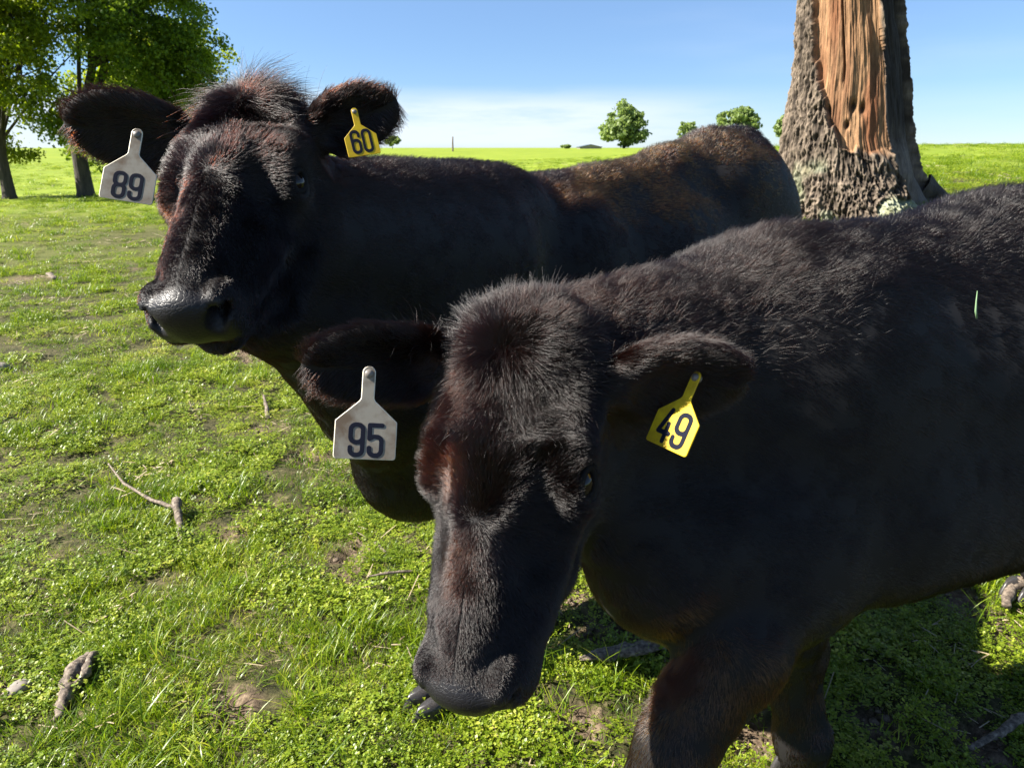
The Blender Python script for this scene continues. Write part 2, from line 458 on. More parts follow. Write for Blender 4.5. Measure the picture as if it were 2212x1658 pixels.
# ------------------------------------------------------------------ cow one (behind, tags 89 and 60)
H1 = Head(P(528, 176, 1.275), P(352, 655, 1.00) - P(528, 176, 1.275), np.array([.960, -.20, -.02]), 1.0)
YAW1 = math.atan2(.745, .667)                      # body axis, head to tail
A1 = np.array([math.cos(YAW1), math.sin(YAW1), 0]); L1 = np.array([math.sin(YAW1), -math.cos(YAW1), 0]); Z3 = np.array([0, 0, 1.])
B1 = np.stack([A1, L1, Z3])
H1.cd = .010
def c1(a, l, z): return np.array([.06, 2.30, 0]) + a*A1 + l*L1 + np.array([0, 0, z])
def cow_field1():
    R = np.array([[A1[0], -L1[0]*-1, 0], [A1[1], L1[1], 0], [0, 0, 1]])
    F = Field(YAW1, (0.1, -.75, -.02), (4.0, 1.65, 1.75), (.30, .35, .75), (1.55, 1.45, 1.55), .014, .0055)
    # barrel
    F.ell(c1(.60, 0, .90), B1, (.68, .325, .36), .06)
    F.ell(c1(.15, 0, .90), B1, (.42, .27, .35), .06)
    F.ell(c1(1.12, 0, .98), B1, (.45, .29, .30), .08)
    F.chain([c1(-.05, 0, 1.11), c1(.35, 0, 1.145), c1(.8, 0, 1.21), c1(1.15, 0, 1.29), c1(1.38, 0, 1.30), c1(1.50, 0, 1.22)], [.12, .13, .13, .12, .12, .09], .08)
    F.ell(c1(1.16, .14, 1.20), B1, (.24, .13, .13), .13)             # hip
    F.ell(c1(1.16, -.14, 1.20), B1, (.24, .13, .13), .13)
    F.ell(c1(1.40, .10, 1.00), B1, (.28, .19, .31), .12)             # rump
    F.ell(c1(1.42, -.12, 1.00), B1, (.26, .17, .30), .08)
    F.ell(c1(.05, .14, .90), B1, (.22, .13, .30), .06)               # shoulders
    F.ell(c1(.05, -.14, .90), B1, (.22, .13, .30), .06)
    F.ell(c1(.07, 0, 1.13), B1, (.20, .09, .12), .06)
    # brisket and neck
    F.ell(P(915, 960, 1.86), B1, (.20, .15, .20), .07)
    nb = c1(.0, 0, 1.0); hd = H1.p(0, .15, -.245)
    F.cone(hd, c1(-.10, 0, .96), .135, .28, .07, False, B1, (1, .80, 1.04))
    F.cone(H1.p(.0, .13, -.20), P(960, 800, 1.85), .105, .22, .07)
    F.cone(P(640, 530, 1.33), P(1000, 560, 1.9), .12, .20, .07)
    F.cone(H1.p(0, .15, -.20), P(1070, 470, 2.05), .090, .14, .07)
    F.cone(H1.p(0, .40, -.160), P(590, 675, 1.30), .035, .07, .05)
    F.cone(P(590, 675, 1.30), P(760, 760, 1.6), .07, .12, .06)
    F.cone(H1.p(0, .16, -.20), P(850, 900, 1.70), .060, .13, .06)
    F.cone(P(700, 700, 1.42), P(820, 850, 1.60), .10, .14, .06)
    # legs
    def leg(pts, rad): F.chain(pts, rad, .03)
    g = lambda x, y: hz(x, y)
    leg([c1(-.05, .12, .70), np.array([-.02, 1.93, .42]), np.array([.04, 1.84, .10]), np.array([.03, 1.80, .06])], [.11, .055, .036, .042])
    leg([c1(-.05, -.12, .70), P(1020, 1200, 1.95), P(975, 1420, 1.87), P(950, 1465, 1.86)], [.11, .055, .036, .042])
    for q in (-1, 1):
        gz = .07
        leg([c1(1.36, q*.14, .75), c1(1.28, q*.16, .58), c1(1.56, q*.16, .47+gz), c1(1.49, q*.16, .12+gz), c1(1.45, q*.16, .08+gz)], [.15, .09, .055, .038, .045])
    F.chain([c1(1.60, 0, 1.25), c1(1.68, 0, 1.05), c1(1.70, 0, .55)], [.035, .03, .03], .02)
    build_head(F, H1)
    e1 = ear(F, H1.p(-.085, .055, -.085), P(136, 262, 1.27), np.array([-.1, -1, -.35]), .074)
    e2 = ear(F, H1.p(.085, .055, -.085), P(856, 220, 1.25), np.array([.1, -1, -.2]), .056)
    return F, [e1, e2]

# ------------------------------------------------------------------ cow two (in front, tags 95 and 49)
H2 = Head(P(1108, 680, .970), P(968, 1480, .860) - P(1108, 680, .970), np.array([.90, -.42, .04]), 1.0)
H2.wt = .275; H2.wp = .062; H2.pw = .090
YAW2 = math.atan2(.39, .92)
A2 = np.array([math.cos(YAW2), math.sin(YAW2), 0]); L2 = np.array([math.sin(YAW2), -math.cos(YAW2), 0])
B2 = np.stack([A2, L2, Z3])
def c2(a, l, z): return np.array([.46, 1.29, 0]) + a*A2 + l*L2 + np.array([0, 0, z])
def cow_field2():
    F = Field(YAW2, (-.1, -.1, -.02), (2.5, 1.6, 1.6), (.0, .35, .60), (.85, 1.1, 1.30), .014, .0055)
    F.ell(c2(.62, 0, .87), B2, (.66, .32, .36), .06)
    F.ell(c2(.15, 0, .86), B2, (.40, .26, .34), .06)
    F.ell(c2(1.1, 0, .96), B2, (.40, .28, .30), .08)
    F.chain([P(1850, 1075, 1.38), P(2200, 1005, 1.55)], [.20, .20], .06)
    F.chain([c2(-.02, 0, 1.07), c2(.2, 0, 1.06), c2(.6, 0, 1.10), c2(.9, 0, 1.14), c2(1.25, 0, 1.20)], [.10, .11, .14, .13, .12], .08)
    F.ell(c2(1.3, .12, 1.00), B2, (.26, .17, .30), .08)
    F.ell(c2(1.3, -.12, 1.00), B2, (.26, .17, .30), .08)
    F.ell(c2(.06, .13, .86), B2, (.23, .12, .28), .06)
    F.ell(c2(.06, -.13, .86), B2, (.23, .12, .28), .06)
    F.ell(c2(.08, 0, 1.09), B2, (.14, .075, .09), .05)
    F.ell(P(1450, 1182, 1.24), B2, (.145, .15, .155), .06)
    F.ell(P(1640, 1180, 1.28), B2, (.22, .17, .19), .06)
    F.ell(c2(.04, 0, 1.12), B2, (.10, .06, .09), .04)           # brisket
    # neck
    F.cone(H2.p(0, .06, -.13), c2(-.10, 0, .93), .115, .24, .07, False, B2, (1, .82, 1.05))
    F.cone(H2.p(0, .03, -.10), c2(-.08, 0, 1.005), .080, .11, .05)
    F.cone(H2.p(0, .15, -.20), P(1430, 1180, 1.20), .055, .12, .06)
    def leg(pts, rad): F.chain(pts, rad, .03)
    leg([c2(-.03, .13, .74), P(1590, 1395, 1.16), P(1460, 1610, 1.16), P(1362, 1790, 1.19), np.array([.175, .88, .07])], [.14, .080, .060, .045, .047])
    leg([c2(.0, -.10, .70), P(1690, 1330, 1.48), P(1722, 1400, 1.55), P(1722, 1520, 1.60), P(1733, 1590, 1.62), P(1730, 1640, 1.63)], [.13, .085, .058, .048, .058, .05])
    for q in (-1, 1):
        leg([c2(1.25, q*.14, .75), c2(1.17, q*.16, .58), c2(1.45, q*.16, .50), c2(1.38, q*.16, .14), c2(1.34, q*.16, .10)], [.15, .09, .055, .038, .045])
    F.chain([c2(1.50, 0, 1.22), c2(1.58, 0, 1.05), c2(1.60, 0, .55)], [.035, .03, .03], .02)
    build_head(F, H2)
    e1 = ear(F, H2.p(-.088, .050, -.085), P(656, 785, .97), np.array([-.1, -1, -.15]), .064)
    e2 = ear(F, H2.p(.094, .062, -.080), P(1608, 822, .985), np.array([.15, -.9, -.5]), .074)
    return F, [e1, e2]

def eyes(root, H, lids=True):
    for q in (-1, 1):
        c = H.p(q*.102, .206, -.060); r = .0240*H.k
        n = 24; V = []; Fc = []
        for i in range(n+1):
            th = math.pi*i/n
            for j in range(n):
                ph = 2*math.pi*j/n
                V.append(c + r*np.array([math.sin(th)*math.cos(ph), math.sin(th)*math.sin(ph), math.cos(th)]))
        for i in range(n):
            for j in range(n): Fc.append([i*n+j, i*n+(j+1) % n, (i+1)*n+(j+1) % n, (i+1)*n+j])
        mesh_np('eye', V, np.array(Fc), M_EYE, root)
        # lids: two arched rolls round the ball
        out = unit(q*H.s*.93+H.u*.30+H.n*.05); ax = unit(H.n - out*(H.n@out)); bx = np.cross(out, ax)
        V = []; Fc = []; m = 28; kk = 8
        for i in range(m):
            a = 2*math.pi*i/m
            cc = c + out*(.0135*H.k+.004) + ax*math.cos(a)*.0215*H.k + bx*math.sin(a)*.0135*H.k
            rad = unit(ax*math.cos(a)+bx*math.sin(a))
            for j in range(kk):
                b = 2*math.pi*j/kk; V.append(cc + rad*math.cos(b)*.0055 + out*math.sin(b)*.0050)
        for i in range(m):
            for j in range(kk):
                Fc.append([i*kk+j, ((i+1) % m)*kk+j, ((i+1) % m)*kk+(j+1) % kk, i*kk+(j+1) % kk])
        mesh_np('eyelid', V, np.array(Fc), M_LID, root)

F1, ears1 = cow_field1(); V1, Q1 = F1.mesh()
F2, ears2 = cow_field2(); V2, Q2 = F2.mesh()
print('cow meshes', len(V1), len(V2), round(time.time()-T0, 1))
def nose_mask(V, H):
    L = H.local(V)
    return ss(.455, .475, L[:, 1]+np.abs(L[:, 0])*-.12) * ss(-.115, -.100, L[:, 2]) * (1-ss(.060, .075, np.abs(L[:, 0])))
cow1 = empty('cow', (c1(.5, 0, 0)[0], c1(.5, 0, 0)[1], 0), 'black cow standing behind, brown patches on its back, ear tags 89 and 60', 'cow', 'black cows in the pasture')
cow2 = empty('cow', (c2(.5, 0, 0)[0], c2(.5, 0, 0)[1], 0), 'black cow in front with lowered head, ear tags 95 and 49', 'cow', 'black cows in the pasture')
body1 = mesh_np('body', V1, Q1, M_HIDE, cow1, attrs={'nose': nose_mask(V1, H1)})
body2 = mesh_np('body', V2, Q2, M_HIDE, cow2, attrs={'nose': nose_mask(V2, H2)})
eyes(cow1, H1); eyes(cow2, H2)

# ------------------------------------------------------------------ fur
def sample(V, Q, dens_fn, n):
    """n random points on the quads with probability area x density; returns points and normals"""
    a, b, c, d = V[Q[:, 0]], V[Q[:, 1]], V[Q[:, 2]], V[Q[:, 3]]
    nr = np.cross(c-a, d-b); ar = np.linalg.norm(nr, axis=1)*.5; nr = unit(nr)
    ctr = (a+b+c+d)/4
    wgt = ar*dens_fn(ctr, nr); cum = np.cumsum(wgt); cum /= cum[-1]
    i = np.searchsorted(cum, rng.random(n)); u = rng.random((n, 1)); v = rng.random((n, 1))
    p = (a[i]*(1-u)+b[i]*u)*(1-v)+(d[i]*(1-u)+c[i]*u)*v
    # smooth normals
    vn = np.zeros_like(V)
    for k in range(4):
        for c_ in range(3): vn[:, c_] += np.bincount(Q[:, k], nr[:, c_]*ar, len(V))
    vn = unit(vn)
    nn = unit((vn[Q[i, 0]]*(1-u)+vn[Q[i, 1]]*u)*(1-v)+(vn[Q[i, 3]]*(1-u)+vn[Q[i, 2]]*u)*v)
    return p, nn
def hairs(name, root, nrm, flow, length, stand, rad, mel, mat, parent, segs=5, curl=None, droop=0.0, label=None):
    """root, nrm, flow (N,3); length, stand, rad, mel (N,)"""
    n = len(root); T = np.linspace(0, 1, segs)
    fl = flow - nrm*(np.sum(flow*nrm, 1, keepdims=True)); fl = unit(fl)
    st = np.clip(stand, 0, 1)[:, None]
    pts = np.zeros((n, segs, 3)); pts[:, 0] = root - nrm*.001
    for k in range(1, segs):
        f = (k-.5)/(segs-1)
        s2 = st*(1-.45*f)
        d = unit(nrm*s2 + fl*(1.02-s2))
        d[:, 2] -= droop*f
        if curl is not None: d = d + curl[0][:, None]*(math.sin(f*4+1)*curl[1]+math.cos(f*5)*curl[2])
        pts[:, k] = pts[:, k-1] + unit(d)*(length[:, None]/(segs-1))
    pts -= np.array(parent.location)[None, None]
    hc = bpy.data.hair_curves.new(name); hc.add_curves([segs]*n)
    hc.position_data.foreach_set('vector', pts.astype(np.float32).ravel())
    ra = hc.attributes.get('radius') or hc.attributes.new('radius', 'FLOAT', 'POINT')
    taper = (1-.75*T**1.5)[None, :]
    ra.data.foreach_set('value', (rad[:, None]*taper).astype(np.float32).ravel())
    ma = hc.attributes.new('mel', 'FLOAT', 'POINT')
    ma.data.foreach_set('value', np.repeat(mel, segs).astype(np.float32))
    hc.materials.append(mat)
    o = bpy.data.objects.new(name, hc); link(o, parent)
    if label: o['label'] = label
    return o

def dist_seg(p, a, b):
    d = b-a; t = np.clip(((p-a)@d)/(d@d), 0, 1); return np.linalg.norm(p-(a+t[:, None]*d), axis=1), t

def fur(root, V, Q, H, A, ears, n, regions):
    def head_w(p):
        d, t = dist_seg(p, H.p(0, .03, -.08), H.p(0, .46, -.08)); return 1-ss(.13, .19, d)
    def dens(p, nr):
        view = unit(CAMP-p); f = np.sum(view*nr, 1)
        vis = np.where(f > -.25, 1.0, .22)
        dist = np.linalg.norm(CAMP-p, axis=1)
        L = H.local(p)
        nose = nose_mask(p, H)
        eye = np.minimum(np.linalg.norm(p-H.p(.112, .206, -.060), axis=1), np.linalg.norm(p-H.p(-.112, .206, -.060), axis=1))
        return vis*np.clip(1.5/dist, .25, 2)**1.7*(1+1.2*head_w(p))*(1-nose)*(eye > .027)*np.where((p[:, 2] < .35) & (p[:, 1] > 1.9), .15, 1)
    p, nr = sample(V, Q, dens, n)
    L = H.local(p); hw = head_w(p)
    z3 = np.array([0, 0, -1.])
    flow = A[None, :]*1.0 + z3[None, :]*.55 + .25*np.stack([vnoise(p, 5, 1), vnoise(p, 5, 2), vnoise(p, 5, 3)], 1)
    # legs: straight down
    legw = 1-ss(.55, .68, p[:, 2]); flow = flow*(1-legw[:, None]) + z3*legw[:, None]
    # neck: from the head backwards
    wh = H.p(0, H.wt, 0.0); wp = H.p(0, H.wp, .0)
    lo_ = ss(-.05, .05, L[:, 1]-(H.wt*.55+H.wp*.45)+.03*vnoise(p, 22, 61)+.25*np.abs(L[:, 0]))[:, None]
    fh = unit(p-wh)*lo_ + unit(p-wp)*(1-lo_)
    # below the whorl follow the nose
    dn = ss(H.wt+.02, H.wt+.13, L[:, 1]); fh = fh*(1-dn[:, None]) + (unit(H.n*1.0 + H.s*np.sign(L[:, :1])*.45 - H.u*.35))*dn[:, None]
    # crown: parting at the poll
    flow = flow*(1-hw[:, None]) + fh*hw[:, None]
    c3 = np.stack([vnoise(p, 38, 4), vnoise(p, 38, 5), vnoise(p, 38, 6)], 1)
    c3b = np.stack([vnoise(p, 110, 7), vnoise(p, 110, 8), vnoise(p, 110, 9)], 1)
    # lengths
    rl = rng.random(len(p))
    ln = .014 + .003*vnoise(p, 6, 11)
    ln = ln*(1-legw) + .014*legw
    nz_ = nr[:, 2]
    ln = ln + .008*ss(.55, .9, nz_)*(1-hw)*(p[:, 2] > .8)          # longer along the topline
    face = .0100 + .011*(1-ss(H.wt-.08, H.wt+.05, L[:, 1]))*ss(-.09, -.03, L[:, 2]) + .006*(1-ss(.02, .12, L[:, 1]))*ss(-.14, -.05, L[:, 2])
    face = face*(1-.5*ss(.38, .45, L[:, 1]))
    ln = ln*(1-hw) + face*hw
    stand = .14 + .10*rl
    top = ss(.45, .85, nr[:, 2])*(1-hw)*(p[:, 2] > .8)
    stand = np.maximum(stand, top*(.34+.35*rl))
    stand = stand*(1-hw) + hw*(.40 + .20*rl + .12*(1-ss(.05, .14, L[:, 1])))
    mess = .05 + .16*top + .42*hw*(1-ss(.16, .34, L[:, 1])) + .06*hw
    # ears
    for e in ears:
        q = p-e['base']; ta = q@e['a']; tb = q@e['b']; tn = q@e['n']
        on = (ta > .01) & (ta < e['L']*1.08) & (np.abs(tb) < e['w']*1.25) & (np.abs(tn) < .045)
        inner = on & (nr@e['n'] > .3)
        rim = np.clip(np.maximum(np.abs(tb)/e['w'], (ta/e['L']-.57)/.45), 0, 1)
        fe = unit(e['a'][None]*.8 + e['b'][None]*np.sign(tb)[:, None]*.9*rim[:, None] + np.array([0, 0, -.25]))
        flow[on] = fe[on]; ln[on] = (.012 + .010*rim + .006*rl)[on]; stand[on] = .34; mess = np.where(on, .2, mess)
        ln[inner] = (.013+.009*rl)[inner]
    flow = unit(flow) + mess[:, None]*c3*.9 + c3b*(.10+.16*hw)[:, None] + rng.normal(0, .07, p.shape)
    nr2 = unit(nr + c3*.25)
    ln = ln*(.65+.5*rl)
    dist = np.linalg.norm(CAMP-p, axis=1)
    rad = np.clip((.00022+.00006*hw)*np.clip(dist/1.1, .8, 3.5), 0, .0011)
    mel = np.clip(.965 + .008*vnoise(p, 9, 21) + rng.normal(0, .022, len(p)), .6, .998)
    for c, r, amount in regions:
        d = np.linalg.norm((p-c)/r, axis=1) + .35*vnoise(p, 14, 31)
        mel = mel - amount*(1-ss(.35, 1.25, d))*(1.9*rng.random(len(p))**1.3)
    for e in ears:
        q = p-e['base']; ta = q@e['a']; on = (ta > .02) & (ta < e['L']*1.1) & (np.linalg.norm(p-e['c'], axis=1) < e['L']*.62)
        mel = np.where(on, mel-.07*rng.random(len(p)), mel)
    mel = np.clip(mel, .42, .998)
    hairs('fur', p, nr2, flow, ln, stand, rad, mel, M_FUR, root, 4, (.25*mess, rng.normal(0, .5, p.shape), rng.normal(0, .5, p.shape)), .05)

# brown patches on back, leg and brow; the leg's also stands in for sunlight
fur(cow1, V1, Q1, H1, A1, ears1, 360000, [
    (c1(.50, .14, 1.22), np.array([.46, .46, .15]), .60), (c1(1.05, .16, 1.30), np.array([.32, .32, .15]), .55),
    (c1(.10, .10, 1.22), np.array([.22, .2, .08]), .14), (H1.p(-.10, .25, -.08), .04, .14)])
fur(cow2, V2, Q2, H2, A2, ears2, 520000, [
    (P(1520, 1440, 1.10), np.array([.13, .14, .12]), .65), (P(1440, 1600, 1.1), np.array([.10, .12, .12]), .40),
    (H2.p(-.06, .225, -.01), .05, .20), (H2.p(-.09, .10, -.04), .09, .12), (H2.p(-.02, .33, .0), .05, .10), (P(1250, 650, 1.05), .11, .14),
    (P(1700, 1500, 1.6), np.array([.1, .12, .14]), .25)])

def tuft(root, H, n, lmin, lmax, centre, spread, dirs, stand, name='poll_tuft', mel0=.95, seed=5):
    V, Q = (V1, Q1) if root is cow1 else (V2, Q2)
    c = H.p(*centre)
    p, nr = sample(V, Q, lambda q, m: np.exp(-np.sum((((q-c)@H.M.T)/np.array(spread))**2, 1)), n)
    clump = np.stack([vnoise(p, 60, seed), vnoise(p, 60, seed+1), vnoise(p, 60, seed+2)], 1)
    rel = (p-c)@H.M.T
    fl = dirs(rel) + clump*.9 + rng.normal(0, .16, p.shape)
    r = rng.random(n); ln = (lmin+(lmax-lmin)*r**1.6)*(.75+.35*vnoise(p, 45, seed+4))
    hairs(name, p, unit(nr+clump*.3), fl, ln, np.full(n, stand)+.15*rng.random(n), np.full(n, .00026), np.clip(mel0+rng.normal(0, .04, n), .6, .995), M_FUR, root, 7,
          (np.full(n, .22), rng.normal(0, .5, p.shape)+clump, rng.normal(0, .5, p.shape)), .10)
up_ = np.array([0, 0, 1.])
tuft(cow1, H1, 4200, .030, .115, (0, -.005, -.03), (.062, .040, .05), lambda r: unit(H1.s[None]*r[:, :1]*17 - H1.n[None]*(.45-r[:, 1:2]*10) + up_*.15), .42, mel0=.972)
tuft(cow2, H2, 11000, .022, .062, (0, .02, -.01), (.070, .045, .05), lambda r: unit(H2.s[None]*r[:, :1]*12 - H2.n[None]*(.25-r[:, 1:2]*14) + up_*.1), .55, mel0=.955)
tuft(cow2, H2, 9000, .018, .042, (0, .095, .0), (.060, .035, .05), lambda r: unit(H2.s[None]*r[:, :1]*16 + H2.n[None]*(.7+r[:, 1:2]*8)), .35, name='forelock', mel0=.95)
def crest(root, V, Q, c, spread, n, lmin, lmax, flow, stand=.5, mel0=.91, seed=8):  # default melanin below the coat's, standing in for sunlit glints
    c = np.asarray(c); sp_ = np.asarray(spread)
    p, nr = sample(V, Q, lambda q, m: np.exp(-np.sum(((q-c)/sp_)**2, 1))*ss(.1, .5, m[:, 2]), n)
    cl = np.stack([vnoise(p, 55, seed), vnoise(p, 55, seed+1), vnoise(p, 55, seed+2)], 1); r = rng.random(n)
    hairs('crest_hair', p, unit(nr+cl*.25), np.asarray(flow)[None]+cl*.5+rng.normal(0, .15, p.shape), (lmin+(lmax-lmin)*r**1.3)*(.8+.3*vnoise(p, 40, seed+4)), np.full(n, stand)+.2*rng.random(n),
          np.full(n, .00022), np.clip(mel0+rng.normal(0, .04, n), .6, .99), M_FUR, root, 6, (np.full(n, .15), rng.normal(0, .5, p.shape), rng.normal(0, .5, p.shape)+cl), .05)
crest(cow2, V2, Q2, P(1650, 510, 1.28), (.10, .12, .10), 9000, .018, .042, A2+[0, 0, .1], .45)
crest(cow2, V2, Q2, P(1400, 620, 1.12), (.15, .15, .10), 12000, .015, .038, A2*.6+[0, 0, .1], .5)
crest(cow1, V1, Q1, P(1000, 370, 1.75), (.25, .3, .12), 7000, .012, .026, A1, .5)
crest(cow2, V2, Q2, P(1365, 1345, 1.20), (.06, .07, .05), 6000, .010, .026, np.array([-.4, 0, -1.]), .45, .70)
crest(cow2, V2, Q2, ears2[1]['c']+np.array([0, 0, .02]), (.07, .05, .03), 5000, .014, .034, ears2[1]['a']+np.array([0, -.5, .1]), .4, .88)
print('fur', round(time.time()-T0, 1))

# ------------------------------------------------------------------ ear tags
def plastic(name, c1_, c2_, rough=.45):
    t = NT(name); n = t.noise(55, 5, .65, t.coord('Object')); n2 = t.noise(14, 4, .6, t.coord('Object'))
    t.pbsdf(Base__Color=t.mixc(t.ramp(t.math('ADD', t.math('MULTIPLY', n, .45), t.math('MULTIPLY', n2, .55)), [(.42, (1, 1, 1)), (.60, (0, 0, 0))]), c1_, c2_), Roughness=rough, Specular__IOR__Level=.25)
    return t.m
M_GREY = plastic('grey_tag_plastic', (.14, .10, .065), (.26, .235, .19))
M_YEL = plastic('yellow_tag_plastic', (.42, .27, .012), (.64, .45, .010), .5)
t = NT('tag_ink'); t.pbsdf(Base__Color=(.010, .012, .022), Roughness=.9, Specular__IOR__Level=.1); M_INK = t.m
t = NT('stud_plastic'); t.pbsdf(Base__Color=(.16, .14, .12), Roughness=.35); M_STUD = t.m
t = NT('sunlit_rim'); t.pbsdf(Base__Color=(.72, .66, .52), Roughness=.5); M_EDGE = t.m  # pale rim colour stands in for sun catching the tag edge
def rr(x0, y0, x1, y1, r):
    pts = []
    for cx, cy, a0 in ((x1-r, y1-r, 0), (x0+r, y1-r, 90), (x0+r, y0+r, 180), (x1-r, y0+r, 270)):
        for k in range(5):
            a = math.radians(a0+k*22.5); pts.append((cx+r*math.cos(a), cy+r*math.sin(a)))
    return pts+[pts[0]]
def digit(ch, w=.40):
    r = w*.42
    arc = lambda cx, cy, r, a0, a1, n=6: [(cx+r*math.cos(math.radians(a0+(a1-a0)*k/n)), cy+r*math.sin(math.radians(a0+(a1-a0)*k/n))) for k in range(n+1)]
    nine = [rr(0, .42, w, 1, r), [(w, .8), (w, r)]+arc(w-r, r, r, 0, -90)+arc(r, r, r, -90, -180)+[(0, .24)]]
    return {'0': [rr(0, 0, w, 1, r)], '8': [rr(.0, .50, w, 1, r), rr(0, 0, w, .50, r)], '9': nine,
            '6': [[(w-x, 1-y) for x, y in L] for L in nine],
            '5': [[(w, 1), (0, 1), (0, .55)]+arc(r, .62-r, r, 110, 90, 2)+arc(w-r, .62-r, r, 90, 0)+[(w, r)]+arc(w-r, r, r, 0, -90)+arc(r, r, r, -90, -180)+[(0, .24)]],
            '4': [[(.62*w, 1), (0, .27), (w*1.05, .27)], [(.74*w, .56), (.74*w, 0)]]}[ch]
def digits_mesh(txt, h, stroke, gap):
    """number as thin raised print, built from a signed distance in the plane of the tag"""
    segs = []; x = 0
    for ch in txt:
        for L in digit(ch):
            for a, b in zip(L[:-1], L[1:]): segs.append((a[0]+x, a[1], b[0]+x, b[1]))
        x += .40+gap
    W = x-gap; st = .0105
    ax = [np.arange(-.12, W+.14, st), np.arange(-.12, 1.14, st), np.array([-.02, -.0085, .0085, .02])]
    X, Y = np.meshgrid(ax[0], ax[1], indexing='ij'); D = np.full(X.shape, 9.)
    for x0, y0, x1, y1 in segs:
        dx, dy = x1-x0, y1-y0; q = np.clip(((X-x0)*dx+(Y-y0)*dy)/(dx*dx+dy*dy+1e-9), 0, 1)
        D = np.minimum(D, np.hypot(X-x0-q*dx, Y-y0-q*dy))
    D = D-stroke
    D3 = np.maximum(D[:, :, None], (np.abs(ax[2])-.012)[None, None, :]*1.0)
    V, F = surface_nets(D3, ax)
    V[:, 0] -= W/2; V[:, 1] -= .5
    return V*np.array([h, h, h*.45]), F
def ear_tag(root, bl, br, up, W, mat, txt, label, dx=0.0, neck=.107, dh=.49, edge=None, bend=0.0, dy=.315, sx=1.0):
    """bl, br: bottom corners (frame x, y, depth); up: a point above the middle"""
    a, b, c = P(*bl), P(*br), P(*up); X = unit(b-a); Y = c-(a+b)/2; Y = unit(Y-X*(Y@X)); Z = np.cross(X, Y)
    o_ = (a+b)/2
    out = []
    def cor(x, y, r, a0, a1, n=4):
        for k in range(n+1):
            an = math.radians(a0+(a1-a0)*k/n); out.append((x+r*math.cos(an), y+r*math.sin(an)))
    cor(-.45, .05, .05, 180, 270); cor(.45, .05, .05, 270, 360); cor(.46, .60, .04, 0, 45, 2)
    out.append((neck+.02, .955)); out.append((neck, 1.00)); cor(0, 1.42, neck, 0, 180, 10); out.append((-neck, 1.00)); out.append((-neck-.02, .955)); cor(-.46, .60, .04, 135, 180, 2)
    n = len(out); th = .018
    def w3(x, y, z): return o_ + W*(X*x + Y*y + Z*(z + bend*(x*x*2+.25*(y-.5)**2)*-1))
    # front and back rings with a bevelled rim, filled as a fan of strips round an inner ring
    V = []; F = []
    ctr = np.array([0, .55])
    def ring(s, z):
        i0 = len(V)
        for x, y in out:
            d = np.array([x, y]); nn_ = ctr-d if y < 1 else np.array([-x, 0]); nn_ = nn_/(np.linalg.norm(nn_)+1e-9)
            q = d+nn_*s; V.append(w3(q[0], q[1], z))
        return i0
    r = [ring(.012, th), ring(0, th*.6), ring(0, -th*.6), ring(.012, -th)]
    for i0, i1 in zip(r[:-1], r[1:]):
        for k in range(n): F.append([i0+k, i1+k, i1+(k+1) % n, i0+(k+1) % n])
    F.append([r[0]+k for k in range(n)]); F.append([r[3]+k for k in range(n)][::-1])
    tg = mesh_np('ear_tag', V, F, mat, root, smooth=False); tg['label'] = label
    if edge:
        tg.data.materials.append(edge)
        for pl in tg.data.polygons:
            if len(pl.vertices) == 4: pl.material_index = 1
    DV, DF = digits_mesh(txt, dh*W, .076, .22)
    Wd = DV/W
    DW = np.array([w3(x*sx+dx, y+dy, z+th+.003) for x, y, z in Wd])
    nb = mesh_np('number', DW, DF, M_INK, None, smooth=False); nb.parent = tg; nb.matrix_parent_inverse = tg.matrix_world.inverted()
    nb.data.transform(Matrix.Identity(4)); nb.location = -Vector(root.location); nb.matrix_parent_inverse = Matrix.Identity(4)
    # stud through the ear
    V = []; F = []; m = 14; sc_ = o_+W*(Y*1.40)
    for z, rad in ((-.10, .075), (.03, .075), (.055, .06), (.062, .0)):
        for k in range(m):
            an = 2*math.pi*k/m; V.append(sc_+W*(X*rad*math.cos(an)+Y*rad*math.sin(an)+Z*z))
    for i in range(3):
        for k in range(m): F.append([i*m+k, i*m+(k+1) % m, (i+1)*m+(k+1) % m, (i+1)*m+k])
    sd = mesh_np('stud', V, np.array(F), M_STUD, None); sd.parent = tg; sd.location = -Vector(root.location)
    return tg
ear_tag(cow1, (217, 426, 1.150), (325, 443, 1.163), (280, 320, 1.165), .080, M_GREY, '89', 'grey ear tag numbered 89', dx=-.01, edge=M_EDGE)
ear_tag(cow1, (756, 341, 1.188), (821, 331, 1.200), (791, 245, 1.20), .0535, M_YEL, '60', 'yellow ear tag numbered 60', dx=0, dh=.66, dy=.45, neck=.10, sx=.86)
ear_tag(cow2, (720, 989, .898), (852, 994, .912), (789, 800, .915), .0768, M_GREY, '95', 'grey ear tag numbered 95', dx=.01, edge=M_EDGE)
ear_tag(cow2, (1400, 951, .985), (1476, 986, .935), (1482, 830, .965), .073, M_YEL, '49', 'yellow ear tag numbered 49', dx=0, dh=.60, dy=.40, neck=.10)
